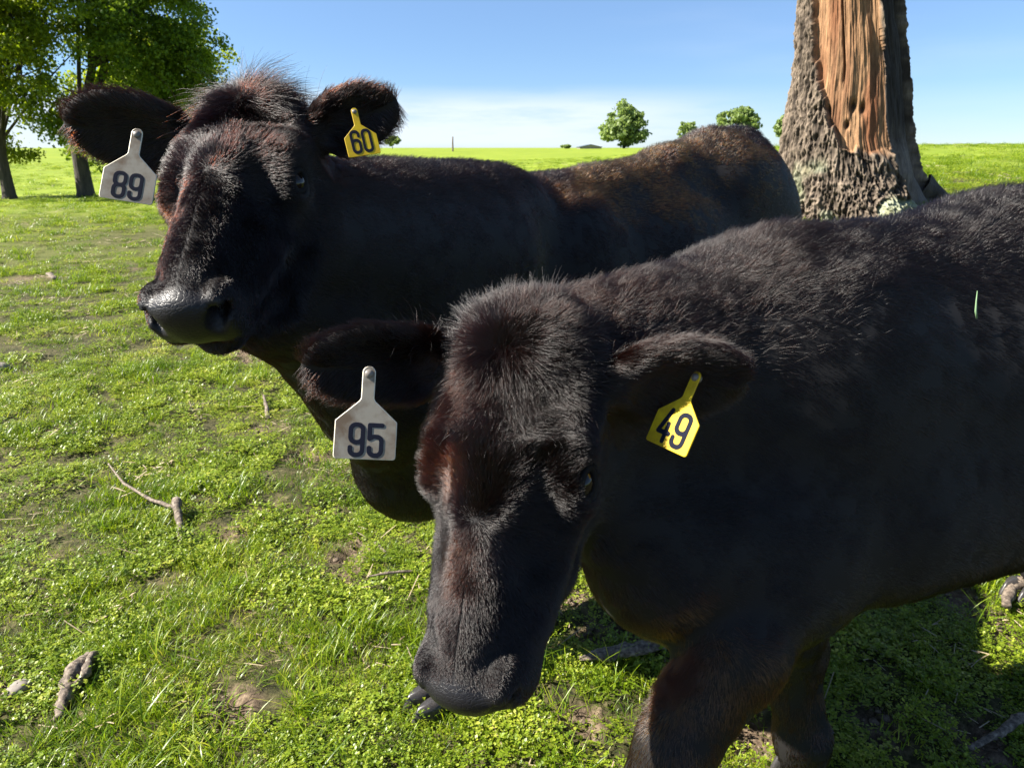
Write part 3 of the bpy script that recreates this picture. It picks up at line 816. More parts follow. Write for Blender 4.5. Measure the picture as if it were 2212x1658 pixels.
# hooves of cow one's striding forefoot, the only ones in view
def hoof(root, c, toe, up, w_=.026, l_=.062, h_=.055):
    c = np.asarray(c); toe = unit(toe); up = unit(np.asarray(up)-toe*(np.dot(up, toe))); sd = np.cross(toe, up)
    for q in (-1, 1):
        V = []; F = []; m = 18
        for lv, (z, s_) in enumerate(((0, 1.0), (.35, .96), (.75, .84), (1.0, .74))):
            for k in range(m):
                an = 2*math.pi*k/m; x = math.cos(an); y = math.sin(an)
                px = (x*.5+.12*(x > 0)*x)*l_*s_*1.5 + (1-z)*.012; py = y*w_*.95*s_*(1-.35*max(x, 0))
                V.append(c + toe*px + sd*(py+q*w_*1.0) + up*z*h_)
        for i in range(3):
            for k in range(m): F.append([i*m+k, i*m+(k+1) % m, (i+1)*m+(k+1) % m, (i+1)*m+k])
        V.append(c+sd*q*w_+up*h_); V.append(c+sd*q*w_)
        for k in range(m): F.append([3*m+k, 3*m+(k+1) % m, 4*m]); F.append([(k+1) % m, k, 4*m+1])
        mesh_np('hoof', V, F, M_HOOF, root)
f1 = on_ground(928, 1530)
hoof(cow1, f1+np.array([0, 0, -.010]), (-.75, -.5, 0), (.35, .2, 1))
f2 = np.array([.03, 1.80, hz(.03, 1.80)]); hoof(cow1, f2, (-.7, -.7, 0), (0, 0, 1))
for q in (-1, 1):
    f = c1(1.43, q*.16, 0); f[2] = hz(f[0], f[1]); hoof(cow1, f, -A1, (0, 0, 1))
    f = c2(1.30, q*.16, 0); f[2] = hz(f[0], f[1]); hoof(cow2, f, -A2, (0, 0, 1))
f = np.array([.165, .85, hz(.165, .85)]); hoof(cow2, f, -A2, (0, 0, 1))
f = P(1730, 1665, 1.63); f[2] = hz(f[0], f[1]); hoof(cow2, f, -A2, (0, 0, 1))

# ------------------------------------------------------------------ grass and low plants
def leaf_mat(name, stops, transl=.45, rough=.45, spec=.5):
    t = NT(name); a = t.attr('tone').outputs['Fac']
    oi = t.n.new('ShaderNodeObjectInfo').outputs['Random']
    f = t.math('ADD', t.math('MULTIPLY', a, .62), t.math('MULTIPLY', oi, .30))
    pos = t.n.new('ShaderNodeNewGeometry').outputs['Position']
    f = t.math('ADD', f, t.math('MULTIPLY', t.math('SUBTRACT', t.noise(1.7, 4, .6, pos), .47), .95))
    c = t.ramp(f, stops)
    b = t.node('ShaderNodeBsdfPrincipled', Base__Color=c, Roughness=rough, Specular__IOR__Level=spec)
    tr = t.node('ShaderNodeBsdfTranslucent', Color=t.mixc(.5, c, t.mixc(1.0, c, (1.0, 1.0, .35), 'MULTIPLY')))
    mx = t.n.new('ShaderNodeMixShader'); mx.inputs[0].default_value = transl
    t.l.new(b.outputs[0], mx.inputs[1]); t.l.new(tr.outputs[0], mx.inputs[2]); t.l.new(mx.outputs[0], t.out.inputs[0]); return t.m
M_GRASS = leaf_mat('grass_blade', [(.0, (.035, .09, .004)), (.45, (.15, .25, .006)), (.8, (.33, .41, .015)), (1.0, (.54, .50, .09))], .50, .38)
M_WEED = leaf_mat('weed_leaf', [(.0, (.07, .13, .006)), (.45, (.20, .285, .014)), (.8, (.40, .45, .048)), (1.0, (.62, .54, .15))], .45, .42)
t = NT('dry_straw'); t.pbsdf(Base__Color=t.ramp(t.attr('tone').outputs['Fac'], [(0, (.16, .11, .06)), (1, (.45, .37, .24))]), Roughness=.7); M_STRAW = t.m
PR = np.random.default_rng(11)
def blades(n, rad, h0, h1, wd, lean=.5, segs=3):
    V = []; F = []; T = []
    for i in range(n):
        a = PR.random()*6.283; r = rad*math.sqrt(PR.random()); x, y = r*math.cos(a), r*math.sin(a)
        h = h0+(h1-h0)*PR.random()**1.4; d = PR.random()*6.283; ln = lean*(.3+PR.random()); tone = PR.random()
        wx, wy = math.cos(d+1.57), math.sin(d+1.57); w0 = wd*(.6+.6*PR.random()); b = len(V)
        for k in range(segs):
            f = k/segs; u = ln*f*f*h*1.4; ww = w0*(1-f*.55)
            for s_ in (-1, 1): V.append((x+math.cos(d)*u+wx*ww*s_, y+math.sin(d)*u+wy*ww*s_, h*f*(1-.25*ln*f)-.004)); T.append(tone)
        V.append((x+math.cos(d)*ln*h*1.4, y+math.sin(d)*ln*h*1.4, h*(1-.25*ln)-.004)); T.append(tone)
        for k in range(segs-1):
            F.append((b+2*k, b+2*k+1, b+2*k+3)); F.append((b+2*k, b+2*k+3, b+2*k+2))
        F.append((b+2*segs-2, b+2*segs-1, b+2*segs))
    return V, F, T
def weeds(n, rad, h, ls):
    V = []; F = []; T = []
    for i in range(n):
        a = PR.random()*6.283; r = rad*math.sqrt(PR.random()); x, y = r*math.cos(a), r*math.sin(a); hh = h*(.25+.75*PR.random()); t0 = PR.random()
        for k in range(PR.integers(3, 6)):
            d = PR.random()*6.283; tl = PR.random()*.9-.15; l = ls*(.6+.7*PR.random()); b = len(V)
            q = l*.18; cx, cy = x+q*math.cos(d), y+q*math.sin(d); z = hh*(.7+.3*PR.random())
            dx, dy, dz = math.cos(d)*math.cos(tl), math.sin(d)*math.cos(tl), math.sin(tl); sx_, sy_ = -math.sin(d), math.cos(d); wv = l*.36
            fold = l*.10*PR.random()
            V += [(cx, cy, z), (cx+dx*l*.5+sx_*wv, cy+dy*l*.5+sy_*wv, z+dz*l*.5+fold), (cx+dx*l, cy+dy*l, z+dz*l), (cx+dx*l*.5-sx_*wv, cy+dy*l*.5-sy_*wv, z+dz*l*.5+fold)]
            T += [min(1, max(0, t0*.7+PR.random()*.3))]*4; F += [(b, b+1, b+2), (b, b+2, b+3)]
    return V, F, T
def straws(n, rad):
    V = []; F = []; T = []
    for i in range(n):
        a = PR.random()*6.283; r = rad*math.sqrt(PR.random()); x, y = r*math.cos(a), r*math.sin(a); d = PR.random()*6.283; l = .02+.06*PR.random()**2
        z = .004+.012*PR.random(); w_ = .0012; dx, dy = math.cos(d), math.sin(d); b = len(V); dz = PR.normal(0, .25)*l
        V += [(x-dy*w_, y+dx*w_, z), (x+dy*w_, y-dx*w_, z), (x+dx*l+dy*w_, y+dy*l-dx*w_, z+abs(dz)), (x+dx*l-dy*w_, y+dy*l+dx*w_, z+abs(dz)), (x+dx*l/2, y+dy*l/2, z+abs(dz)/2+.0025)]
        T += [PR.random()]*5; F += [(b, b+1, b+4), (b+1, b+2, b+4), (b+2, b+3, b+4), (b+3, b, b+4)]
    return V, F, T
def coll(name, items):
    c = bpy.data.collections.new(name)
    for i, ((V, F, T), m) in enumerate(items):
        me = bpy.data.meshes.new(name); me.from_pydata(V, [], F); me.update(); me.shade_smooth()
        at = me.attributes.new('tone', 'FLOAT', 'POINT'); at.data.foreach_set('value', np.array(T, np.float32)); me.materials.append(m)
        c.objects.link(bpy.data.objects.new('%s_%02d' % (name, i), me))
    return c
def scatter(name, pts, idx, rot, scl, collection, label=None):
    me = bpy.data.meshes.new(name); me.vertices.add(len(pts)); me.vertices.foreach_set('co', np.asarray(pts, np.float32).ravel())
    a = me.attributes.new('idx', 'INT', 'POINT'); a.data.foreach_set('value', np.asarray(idx, np.int32))
    a = me.attributes.new('rot', 'FLOAT_VECTOR', 'POINT'); a.data.foreach_set('vector', np.asarray(rot, np.float32).ravel())
    a = me.attributes.new('scl', 'FLOAT_VECTOR', 'POINT'); a.data.foreach_set('vector', np.asarray(scl, np.float32).ravel())
    o = bpy.data.objects.new(name, me); C.objects.link(o)
    g = bpy.data.node_groups.new(name, 'GeometryNodeTree')
    g.interface.new_socket('Geometry', in_out='INPUT', socket_type='NodeSocketGeometry'); g.interface.new_socket('Geometry', in_out='OUTPUT', socket_type='NodeSocketGeometry')
    i = g.nodes.new('NodeGroupInput'); q = g.nodes.new('NodeGroupOutput'); ip = g.nodes.new('GeometryNodeInstanceOnPoints')
    ci = g.nodes.new('GeometryNodeCollectionInfo'); ci.inputs['Collection'].default_value = collection; ci.inputs['Separate Children'].default_value = True; ci.inputs['Reset Children'].default_value = True
    g.links.new(i.outputs[0], ip.inputs['Points']); g.links.new(ci.outputs[0], ip.inputs['Instance']); ip.inputs['Pick Instance'].default_value = True
    for nm, ty, sk in (('idx', 'INT', 'Instance Index'), ('rot', 'FLOAT_VECTOR', 'Rotation'), ('scl', 'FLOAT_VECTOR', 'Scale')):
        na = g.nodes.new('GeometryNodeInputNamedAttribute'); na.data_type = ty; na.inputs['Name'].default_value = nm
        out = [s_ for s_ in na.outputs if s_.enabled][0]; g.links.new(out, ip.inputs[sk])
    g.links.new(ip.outputs[0], q.inputs[0])
    m = o.modifiers.new('scatter', 'NODES'); m.node_group = g
    o['kind'] = 'stuff'
    if label: o['label'] = label
    return o
sward = coll('grass_patch',
    [(blades(90, .075, .014, .045, .0011, .7), M_GRASS) for _ in range(4)] +
    [(blades(46, .045, .028, .065, .0015, .75, 4), M_GRASS) for _ in range(3)] +
    [(weeds(80, .070, .034, .0085), M_WEED) for _ in range(4)] +
    [(weeds(70, .060, .030, .0062), M_WEED) for _ in range(2)] +
    [(straws(14, .09), M_STRAW)] + [(blades(12, .05, .07, .15, .0017, .9, 5), M_GRASS) for _ in range(2)])
# indices: 0-3 short grass, 4-6 lush tufts, 7-12 small-leaved weeds, 13 straw, 14-15 long blades
def field_points(r0, r1, dens, half=52):
    n = int(dens*(r1*r1-r0*r0)*math.radians(half)); g = np.random.default_rng(int(r0*100)+3)
    r = np.sqrt(r0*r0+(r1*r1-r0*r0)*g.random(n)); a = np.radians(half)*(2*g.random(n)-1)
    return r*np.sin(a), r*np.cos(a), g
PX = []; PI_ = []; PR_ = []; PS = []
for r0, r1, dens, sc in ((.75, 2.6, 620, 1.0), (2.6, 5.5, 300, 1.15), (5.5, 11, 90, 1.55), (11, 26, 17, 2.6), (26, 60, 2.2, 4.2)):
    x, y, g = field_points(r0, r1, dens)
    p = np.stack([x, y, x*0], 1); n = len(x)
    s_ = soil_mask(x, y); keep = g.random(n) > s_*.97
    v1 = vnoise(p, 1.3, 71)*.5+vnoise(p, 4.1, 72)*.4+vnoise(p, 12, 73)*.25; v2 = vnoise(p, 2.2, 75)*.6+vnoise(p, 8, 76)*.5
    bare = ss(.04, .28, vnoise(p, 10, 77)*.6+vnoise(p, 23, 78)*.4); keep &= (g.random(n) > bare*.9) | (g.random(n) < .15)
    u = g.random(n); kind = np.where(u+v1*1.0 > .60, g.integers(7, 13, n), g.integers(0, 4, n))
    kind = np.where((v2 > .22) & (u < .45), g.integers(4, 7, n), kind)
    kind = np.where(g.random(n) < .035, 13, kind); kind = np.where(g.random(n) < .012, g.integers(14, 16, n), kind)
    if sc > 2: kind = np.where(g.random(n) < .5, g.integers(0, 7, n), kind)
    z = height(x, y); sc_v = sc*(.7+.6*g.random(n))*(1+.25*v2); zz = (sc**.55)*(.45+1.0*g.random(n)**1.5)*(1+.55*np.clip(v2, -1, 1))
    PX.append(np.stack([x, y, z], 1)[keep]); PI_.append(kind[keep])
    PR_.append(np.stack([g.normal(0, .12, n), g.normal(0, .12, n), g.random(n)*6.283], 1)[keep]); PS.append(np.stack([sc_v, sc_v, zz], 1)[keep])
PX = np.concatenate(PX); PI_ = np.concatenate(PI_); PR_ = np.concatenate(PR_); PS = np.concatenate(PS)
for k in range(len(PX)):
    pass
scatter('grass', PX, PI_, PR_, PS, sward, 'short pasture grass mixed with small-leaved weeds')
print('grass patches', len(PX), round(time.time()-T0, 1))

# clods of earth on the bare patches
t = NT('dry_clod'); t.pbsdf(Base__Color=t.ramp(t.noise(60, 5, .6, t.coord('Object')), [(.3, (.06, .042, .028)), (.7, (.22, .165, .115))]), Roughness=.95); M_CLOD = t.m
def clod():
    V = []; F = []; m = 8; rr2 = PR.random((5, m))
    for i, ph in enumerate(np.linspace(-1.3, 1.45, 5)):
        for k in range(m):
            a = 2*math.pi*k/m; r = (.75+.5*rr2[i, k]); V.append((math.cos(ph)*math.cos(a)*r, math.cos(ph)*math.sin(a)*r, math.sin(ph)*r*.6))
    for i in range(4):
        for k in range(m): F.append((i*m+k, i*m+(k+1) % m, (i+1)*m+(k+1) % m)); F.append((i*m+k, (i+1)*m+(k+1) % m, (i+1)*m+k))
    return V, F, [0]*len(V)
cc = coll('clod', [(clod(), M_CLOD) for _ in range(4)])
g = np.random.default_rng(91); n = 60000
r = np.sqrt(.6+60*g.random(n)); a = (2*g.random(n)-1)*.8; x, y = r*np.sin(a), r*np.cos(a); s_ = soil_mask(x, y); k_ = (s_ > .35) & (g.random(n) < .8); x, y = x[k_], y[k_]; n = len(x)
sz = .0025+.009*g.random(n)**3
scatter('clods', np.stack([x, y, height(x, y)-.006+sz*.3], 1), g.integers(0, 4, n), np.stack([x*0, x*0, g.random(n)*6.28], 1), np.stack([sz, sz, sz], 1), cc, 'crumbs of dry earth on the bare patches')

# ------------------------------------------------------------------ sticks, wood and stones lying in the grass
t = NT('weathered_wood'); co = t.coord('Object'); w1 = t.noise(90, 6, .6, co)
t.pbsdf(Base__Color=t.ramp(w1, [(.35, (.04, .030, .023)), (.52, (.15, .115, .085)), (.75, (.31, .26, .20))]), Roughness=.85, Normal=t.bump(w1, .7, .004)); M_WOOD = t.m
def stick(name, pts, rads, label, cat='stick', sides=10, rough_=.18, seed=1, flat=1.0, mat=None, group=None):
    """gnarled tapering stick through world points"""
    pts = [np.asarray(p, float) for p in pts]; root = pts[0]*.5+pts[-1]*.5
    # subdivide
    P_ = []; R_ = []
    for i in range(len(pts)-1):
        for k in range(8):
            f = k/8; P_.append(pts[i]*(1-f)+pts[i+1]*f); R_.append(rads[i]*(1-f)+rads[i+1]*f)
    P_.append(pts[-1]); R_.append(rads[-1]); P_ = np.array(P_); R_ = np.array(R_)
    P_ = P_ + .25*R_[:, None]*np.stack([vnoise(P_, 30, seed+k) for k in range(3)], 1)
    V = []; F = []; n = len(P_)
    for i in range(n):
        d = unit(P_[min(i+1, n-1)]-P_[max(i-1, 0)]); a = unit(np.cross(d, [0, 0, 1.])); b = np.cross(a, d)
        for k in range(sides):
            an = 2*math.pi*k/sides; V.append(P_[i]+R_[i]*(a*math.cos(an)+b*math.sin(an)*flat))
    V = np.array(V); R2 = np.repeat(R_, sides)
    dn = vnoise(V, 55, seed+9)*rough_ + .8*rough_*vnoise(V*np.array([1, 1, 1]), 140, seed+5)
    ctr = np.repeat(P_, sides, 0); V = ctr+(V-ctr)*(1+dn)[:, None]
    for i in range(n-1):
        for k in range(sides): F.append([i*sides+k, i*sides+(k+1) % sides, (i+1)*sides+(k+1) % sides, (i+1)*sides+k])
    V = np.vstack([V, P_[0], P_[-1]]); a0 = len(V)-2
    for k in range(sides): F.append([(k+1) % sides, k, a0]); F.append([(n-1)*sides+k, (n-1)*sides+(k+1) % sides, a0+1])
    o = mesh_np(name, V-root, F, mat or M_WOOD, None); o.location = root
    return tag(o, label, cat, group)
def og(x, y, h=.0): p = on_ground(x, y); p[2] += h; return p
stick('stick', [og(128, 1562, .012), og(140, 1530, .022), og(165, 1480, .03), og(190, 1445, .03), og(212, 1425, .024)], [.012, .019, .023, .018, .009], 'cracked grey-brown stick lying in the lower left grass', rough_=.35, seed=3)
stick('stick', [og(172, 1500, .03), og(190, 1480, .04), og(206, 1440, .045)], [.010, .013, .008], 'short bark piece lying against the cracked grey stick', rough_=.4, seed=13)
stick('twig', [og(238, 1022, .045), og(270, 1062, .040), og(330, 1100, .042), og(382, 1122, .05)], [.003, .005, .0065, .008], 'long thin pale twig left of the bare patches', cat='twig', seed=4)
stick('stick', [og(386, 1110, .065), og(390, 1145, .02), og(392, 1182, .012)], [.017, .012, .006], 'dark upright broken stub at the end of the thin pale twig', seed=5, rough_=.3)
stick('wood_plank', [og(1250, 1442, .032), og(1310, 1436, .040), og(1380, 1425, .042), og(1460, 1408, .042)], [.008, .024, .027, .026], 'flat split piece of grey wood behind the striding foreleg', cat='wood', flat=.4, seed=6, rough_=.3)
stick('stick', [og(2165, 1325, .03), og(2185, 1290, .035), og(2212, 1270, .035)], [.014, .019, .017], 'grey broken stick under the belly at the right edge', seed=7, rough_=.3)
stick('twig', [og(810, 1180, .012), og(835, 1198, .01)], [.008, .005], 'short pale sliver of wood beside the dug earth patch', cat='twig', seed=8)
stick('twig', [og(795, 1262, .03), og(840, 1258, .036), og(895, 1250, .03)], [.002, .005, .004], 'thin bleached stalk lying left of the front muzzle', cat='twig', seed=9)
stick('stick', [og(580, 905, .0), og(572, 872, .05)], [.016, .006], 'small dark stump standing in the grass beyond the bare patches', seed=10, rough_=.3)
stick('stick', [og(108, 597, .03), og(118, 607, .025)], [.035, .03], 'pale wood chip beside the dark earth at the left edge', seed=12, rough_=.3, flat=.5)
stick('stick', [og(2205, 1560, .02), og(2150, 1600, .02), og(2090, 1625, .012)], [.014, .010, .006], 'dark shaded branch in the grass at the lower right', seed=15)
t = NT('field_stone'); t.pbsdf(Base__Color=t.ramp(t.noise(40, 5, .6, t.coord('Object')), [(.3, (.13, .11, .095)), (.7, (.30, .26, .22))]), Roughness=.9); M_STONE = t.m
def stone(x, y, r, label, seed):
    c = og(x, y, r*.25); V = []; F = []; m = 16
    for i, ph in enumerate(np.linspace(-1.5, 1.5, 9)):
        for k in range(m):
            a = 2*math.pi*k/m; V.append([math.cos(ph)*math.cos(a), math.cos(ph)*math.sin(a), math.sin(ph)*.6])
    V = np.array(V); V *= (r*(1+.35*vnoise(V, 1.6, seed)+.12*vnoise(V, 5, seed+1)))[:, None]
    for i in range(8):
        for k in range(m): F.append([i*m+k, i*m+(k+1) % m, (i+1)*m+(k+1) % m, (i+1)*m+k])
    o = mesh_np('stone', V, np.array(F), M_STONE); o.location = c; tag(o, label, 'stone')
stone(42, 1492, .030, 'brown-grey stone left of the cracked stick', 3)
stone(2, 798, .05, 'flat stone in the earth at the left edge', 5)

# ------------------------------------------------------------------ trees
def tube(V, F, pts, rads, sides=8):
    b = len(V); n = len(pts)
    for i in range(n):
        d = unit(np.asarray(pts[min(i+1, n-1)])-np.asarray(pts[max(i-1, 0)])); ref = [1., 0, 0] if abs(d[2]) > .9 else [0, 0, 1.]
        a = unit(np.cross(d, ref)); c = np.cross(a, d)
        for k in range(sides):
            an = 2*math.pi*k/sides; V.append(np.asarray(pts[i])+rads[i]*(a*math.cos(an)+c*math.sin(an)))
    for i in range(n-1):
        for k in range(sides): F.append([b+i*sides+k, b+i*sides+(k+1) % sides, b+(i+1)*sides+(k+1) % sides, b+(i+1)*sides+k])
t = NT('tree_bark'); co = t.coord('Object'); n1 = t.noise(1, 6, .65, t.mapping(co, (14, 14, 2.5)))
t.pbsdf(Base__Color=t.ramp(n1, [(.3, (.022, .018, .015)), (.7, (.095, .078, .06))]), Roughness=.95, Normal=t.bump(n1, .8, .05)); M_BARK = t.m
def crown_mat(name, stops, tr=.55): return leaf_mat(name, stops, tr, .5, .35)
M_LEAF1 = crown_mat('maple_leaf', [(0, (.045, .095, .006)), (.5, (.13, .21, .012)), (1, (.30, .36, .025))])
M_LEAF2 = crown_mat('spring_leaf', [(0, (.09, .15, .006)), (.5, (.26, .32, .012)), (1, (.48, .46, .03))])
M_LEAF3 = crown_mat('hazed_leaf', [(0, (.17, .24, .08)), (1, (.34, .43, .16))])  # far foliage: distance haze put into a lighter leaf colour
def tree(base, lobes, trunk_h, trunk_r, nclu, nleaf, leaf, mat, label, name='tree', seed=1, group=None, clu_r=.42, lean=0.0, limbs=7, gap=-.02):
    """lobes: list of (centre offset from the base, radii). Trunk with limbs to leaf clumps spread through the lobes."""
    g = np.random.default_rng(seed); base = np.asarray(base, float)
    root = empty(name, base, label, 'tree', group)
    V = []; F = []
    allc = np.array([l[0] for l in lobes], float); top = allc[0]
    tp = [np.zeros(3)-[0, 0, .15], np.array([0, 0, .12]), np.array([lean*.3, 0, trunk_h*.55]), np.array([lean*.6, 0, trunk_h]), np.array([top[0]*.35, top[1]*.35, (trunk_h+top[2])/2]), top+[0, 0, lobes[0][1][2]*.5]]
    tr_ = [trunk_r*1.5, trunk_r*1.08, trunk_r*.92, trunk_r*.85, trunk_r*.5, trunk_r*.12]
    tube(V, F, tp, tr_, 12)
    vol = np.array([np.prod(l[1]) for l in lobes]); vol = vol/vol.sum(); cl = []
    while len(cl) < nclu:
        l = lobes[g.choice(len(lobes), p=vol)]; q = unit(g.normal(size=3))*g.random()**(1/2.4)
        c = np.array(l[0])+q*np.array(l[1])
        if vnoise(c[None]+seed*7, .75/clu_r*.5, seed)[0] < gap: continue          # gaps
        cl.append(c)
    cl = np.array(cl)
    # limbs: leave the trunk and branch to the clumps
    lim = cl[g.choice(len(cl), min(limbs*4, len(cl)), replace=False)]
    for c in lim:
        s0 = g.uniform(.25, .9); i = 3 if s0 < .5 else 4; a = tp[i]*(1-(s0*2 % 1))+tp[min(i+1, 5)]*(s0*2 % 1)
        if i == 3 and c[2] > 0: a = tp[3]*.8+tp[4]*.2
        m = a*.5+c*.5+g.normal(0, .18, 3)+np.array([0, 0, .1*np.linalg.norm(c-a)])
        r0 = trunk_r*.33*g.uniform(.6, 1.1); tube(V, F, [a, m, c], [r0, r0*.55, r0*.15], 6)
        near_ = cl[np.argsort(np.linalg.norm(cl-m, axis=1))[:7]]
        for e in near_: tube(V, F, [m, m*.4+e*.6+g.normal(0, .08, 3), e], [r0*.4, r0*.22, r0*.06], 4)
    mesh_np('trunk', np.array(V), F, M_BARK, root, local=False)
    n = nclu*nleaf; ci = np.repeat(np.arange(nclu), nleaf); off = unit(g.normal(size=(n, 3)))*(g.random((n, 1))**.55)*clu_r*(.6+.8*np.repeat(g.random(nclu), nleaf))[:, None]*np.array([1.15, 1.15, .75])
    c = cl[ci]+off; a = unit(g.normal(size=(n, 3))); a[:, 2] -= .25; a = unit(a); b = unit(np.cross(a, unit(g.normal(size=(n, 3))))); nn_ = np.cross(a, b)
    L = leaf*(.6+.7*g.random((n, 1)))
    LV = np.stack([c-a*L*.5, c+b*L*.42+nn_*L*.12, c+a*L*.55, c-b*L*.42+nn_*L*.12], 1).reshape(-1, 3)
    k = np.arange(n)*4; LF = np.concatenate([np.stack([k, k+1, k+2], 1), np.stack([k, k+2, k+3], 1)])
    tone = np.clip(np.repeat(g.random(nclu), nleaf)*.5+g.random(n)*.5, 0, 1)
    mesh_np('crown', LV, LF, mat, root, smooth=False, local=False, attrs={'tone': np.repeat(tone, 4)})
    return root
gA, gB = on_ground(22, 430), on_ground(187, 425)
print('tree bases', gA, gB)
kA = gA[1]/cp/1.0; m_ = np.linalg.norm(gB-CAMP)/FD
def off(base, dx, dy):   # offset from a base to the place seen at (dx, dy) at the same distance
    k = (base[1])/(cp+sp*(829-dy)/FD); return P(dx, dy, k)-base
tree(gB, [(off(gB, 262, 30), (2.35, 2.3, 2.5)), (off(gB, 190, 262), (2.0, 2.0, 1.35)), (off(gB, 420, 130), (1.0, 1.2, 1.05)), (off(gB, 350, 210), (1.3, 1.4, 1.3)), (off(gB, 300, -190), (2.0, 2.0, 2.0))], 1.35, .22, 380, 150, .088, M_LEAF1,
     'dark green leafy tree with a thick trunk behind the left ear of the rear cow', seed=5, lean=0, group='pasture trees at the left')
tree(gA, [(off(gA, 20, 60), (2.3, 2.3, 3.0)), (off(gA, 30, 280), (1.7, 1.7, 1.25)), (off(gA, 110, 120), (1.3, 1.4, 2.0)), (off(gA, -60, 230), (1.8, 1.8, 1.9)), (off(gA, 20, -190), (2.2, 2.2, 2.0))], 1.2, .16, 360, 150, .088, M_LEAF2,
     'yellow-green leafy tree at the left edge with slender trunk', seed=9, group='pasture trees at the left')
b3 = np.array([-15.8, 33.0, 0]); b3[2] = hz(b3[0], b3[1])
tree(b3, [(off(b3, 330, 170), (3.0, 2.5, 2.6)), (off(b3, 425, 110), (1.3, 1.4, 1.0)), (off(b3, 250, 230), (2.2, 2.0, 2.0))], 2.2, .24, 240, 110, .15, M_LEAF2,
     'paler tree showing past the right side of the dark green one', seed=14, gap=-.5, clu_r=.6, group='pasture trees at the left')
def far_tree(x, k, top, wpx, mat, label, seed, conic=False, leaf=.45, nclu=150):
    y = k; b = np.array([(x-1106)/FD*k*cp, k, 0]); b[2] = hz(b[0], b[1]); kk = (b-CAMP)@FWD
    zt = P(x, top, kk)[2]-b[2]; w_ = wpx*kk/FD/2
    if conic: lobes = [((0, 0, zt*.36), (w_, w_, zt*.30)), ((0, 0, zt*.62), (w_*.72, w_*.72, zt*.24)), ((-w_*.1, 0, zt*.84), (w_*.38, w_*.38, zt*.15))]
    else: lobes = [((0, 0, zt*.60), (w_, w_, zt*.38)), ((w_*.35, 0, zt*.75), (w_*.55, w_*.5, zt*.24))]
    return tree(b, lobes, zt*.15, zt*.025, nclu, 40, leaf, mat, label, seed=seed, gap=-.25, clu_r=w_*.20, limbs=6, group='far trees on the horizon')
far_tree(1348, 150, 221, 98, M_LEAF3, 'tall rounded tree on the horizon above the rear cow, widest of the far ones', 21, True, .60, 260)
far_tree(1588, 85, 234, 84, M_LEAF3, 'bright green tree crown just above the rump of the rear cow', 22, False, .34, 200)
far_tree(1702, 80, 250, 62, M_LEAF3, 'bright green tree half hidden by the big dead trunk', 23, False, .32, 170)
far_tree(1482, 120, 262, 40, M_LEAF3, 'small green tree top peeking over the spine of the rear cow', 24, False, .4, 80)
far_tree(848, 240, 293, 30, M_LEAF3, 'small hazy tree on the horizon beside the yellow tagged ear', 25, False, .8, 60)
far_tree(1223, 220, 314, 20, M_LEAF3, 'tiny round bush on the horizon left of the barn roof', 26, False, .6, 40)
# far post and barn roof on the skyline
def at_far(x, k): b = np.array([(x-1106)/FD*k*cp, k, 0]); b[2] = hz(b[0], b[1]); return b
b = at_far(978, 95); V = []; F = []
tube(V, F, [np.zeros(3), np.array([0, 0, .9]), np.array([.02, 0, 1.75])], [.10, .09, .08], 8)
F.append([16+k for k in range(8)]); po = mesh_np('post', np.array(V), F, M_WOOD); po.location = b; tag(po, 'lone wooden post standing on the far skyline', 'post')
b = at_far(1272, 190); root = empty('barn', b, 'low grey barn roof on the skyline left of the rounded tree', 'barn')
t = NT('barn_roof'); t.pbsdf(Base__Color=(.09, .12, .13), Roughness=.5); mr = t.m; t = NT('barn_wall'); t.pbsdf(Base__Color=(.25, .22, .19), Roughness=.8); mw = t.m
w2, d2, h2 = 2.6, 5.0, .35; zb = -.2
V = [(-w2, -d2, zb), (w2, -d2, zb), (w2, d2, zb), (-w2, d2, zb), (-w2, -d2, h2), (w2, -d2, h2), (w2, d2, h2), (-w2, d2, h2), (0, -d2, h2+.55), (0, d2, h2+.55)]
mesh_np('wall', V, [[0, 1, 5, 4], [1, 2, 6, 5], [2, 3, 7, 6], [3, 0, 4, 7], [4, 5, 8], [6, 7, 9]], mw, root, smooth=False, local=False)
w3_ = w2+.25; d3 = d2+.2; e0 = h2-.02
V = []
for z in (0.0, .07):
    V += [(-w3_, -d3, e0+z), (0, -d3, h2+.60+z), (w3_, -d3, e0+z), (-w3_, d3, e0+z), (0, d3, h2+.60+z), (w3_, d3, e0+z)]
mesh_np('roof', V, [[6, 7, 10, 9], [7, 8, 11, 10], [0, 3, 4, 1], [1, 4, 5, 2], [0, 1, 7, 6], [1, 2, 8, 7], [3, 9, 10, 4], [4, 10, 11, 5], [0, 6, 9, 3], [2, 5, 11, 8]], mr, root, smooth=False, local=False)

# ------------------------------------------------------------------ the big dead trunk
TB = np.array([2.98, 6.5, hz(2.98, 6.5)])
zk = np.array([-.3, .55, .65, .80, .95, 1.10, 1.42, 1.95, 2.48, 3.4, 4.3]); rk = np.array([1.05, .86, .78, .70, .635, .585, .525, .455, .395, .36, .34]); ck = np.array([3.03, 3.02, 3.01, 3.0, 2.96, 2.94, 2.865, 2.826, 2.74, 2.66, 2.62])
nh, na = 620, 720
zz = np.linspace(.35, 4.25, nh); th = np.linspace(0, 2*np.pi, na, endpoint=False)
Z, T = np.meshgrid(zz, th, indexing='ij'); zf, tf = Z.ravel(), T.ravel()
R0 = np.interp(zf, zk, rk); CX = np.interp(zf, zk, ck)
# smooth the profile a little
cylp = np.stack([np.cos(tf)*2.2, np.sin(tf)*2.2, zf*.9], 1)
R0 = R0*(1+.03*vnoise(cylp, 1.0, 80))
flare = np.clip((1.15-zf)/.6, 0, 1)
R0 = R0*(1+.17*flare*np.cos(5*tf+.9+.8*zf)**3+.10*flare*np.cos(3*tf-1.0))
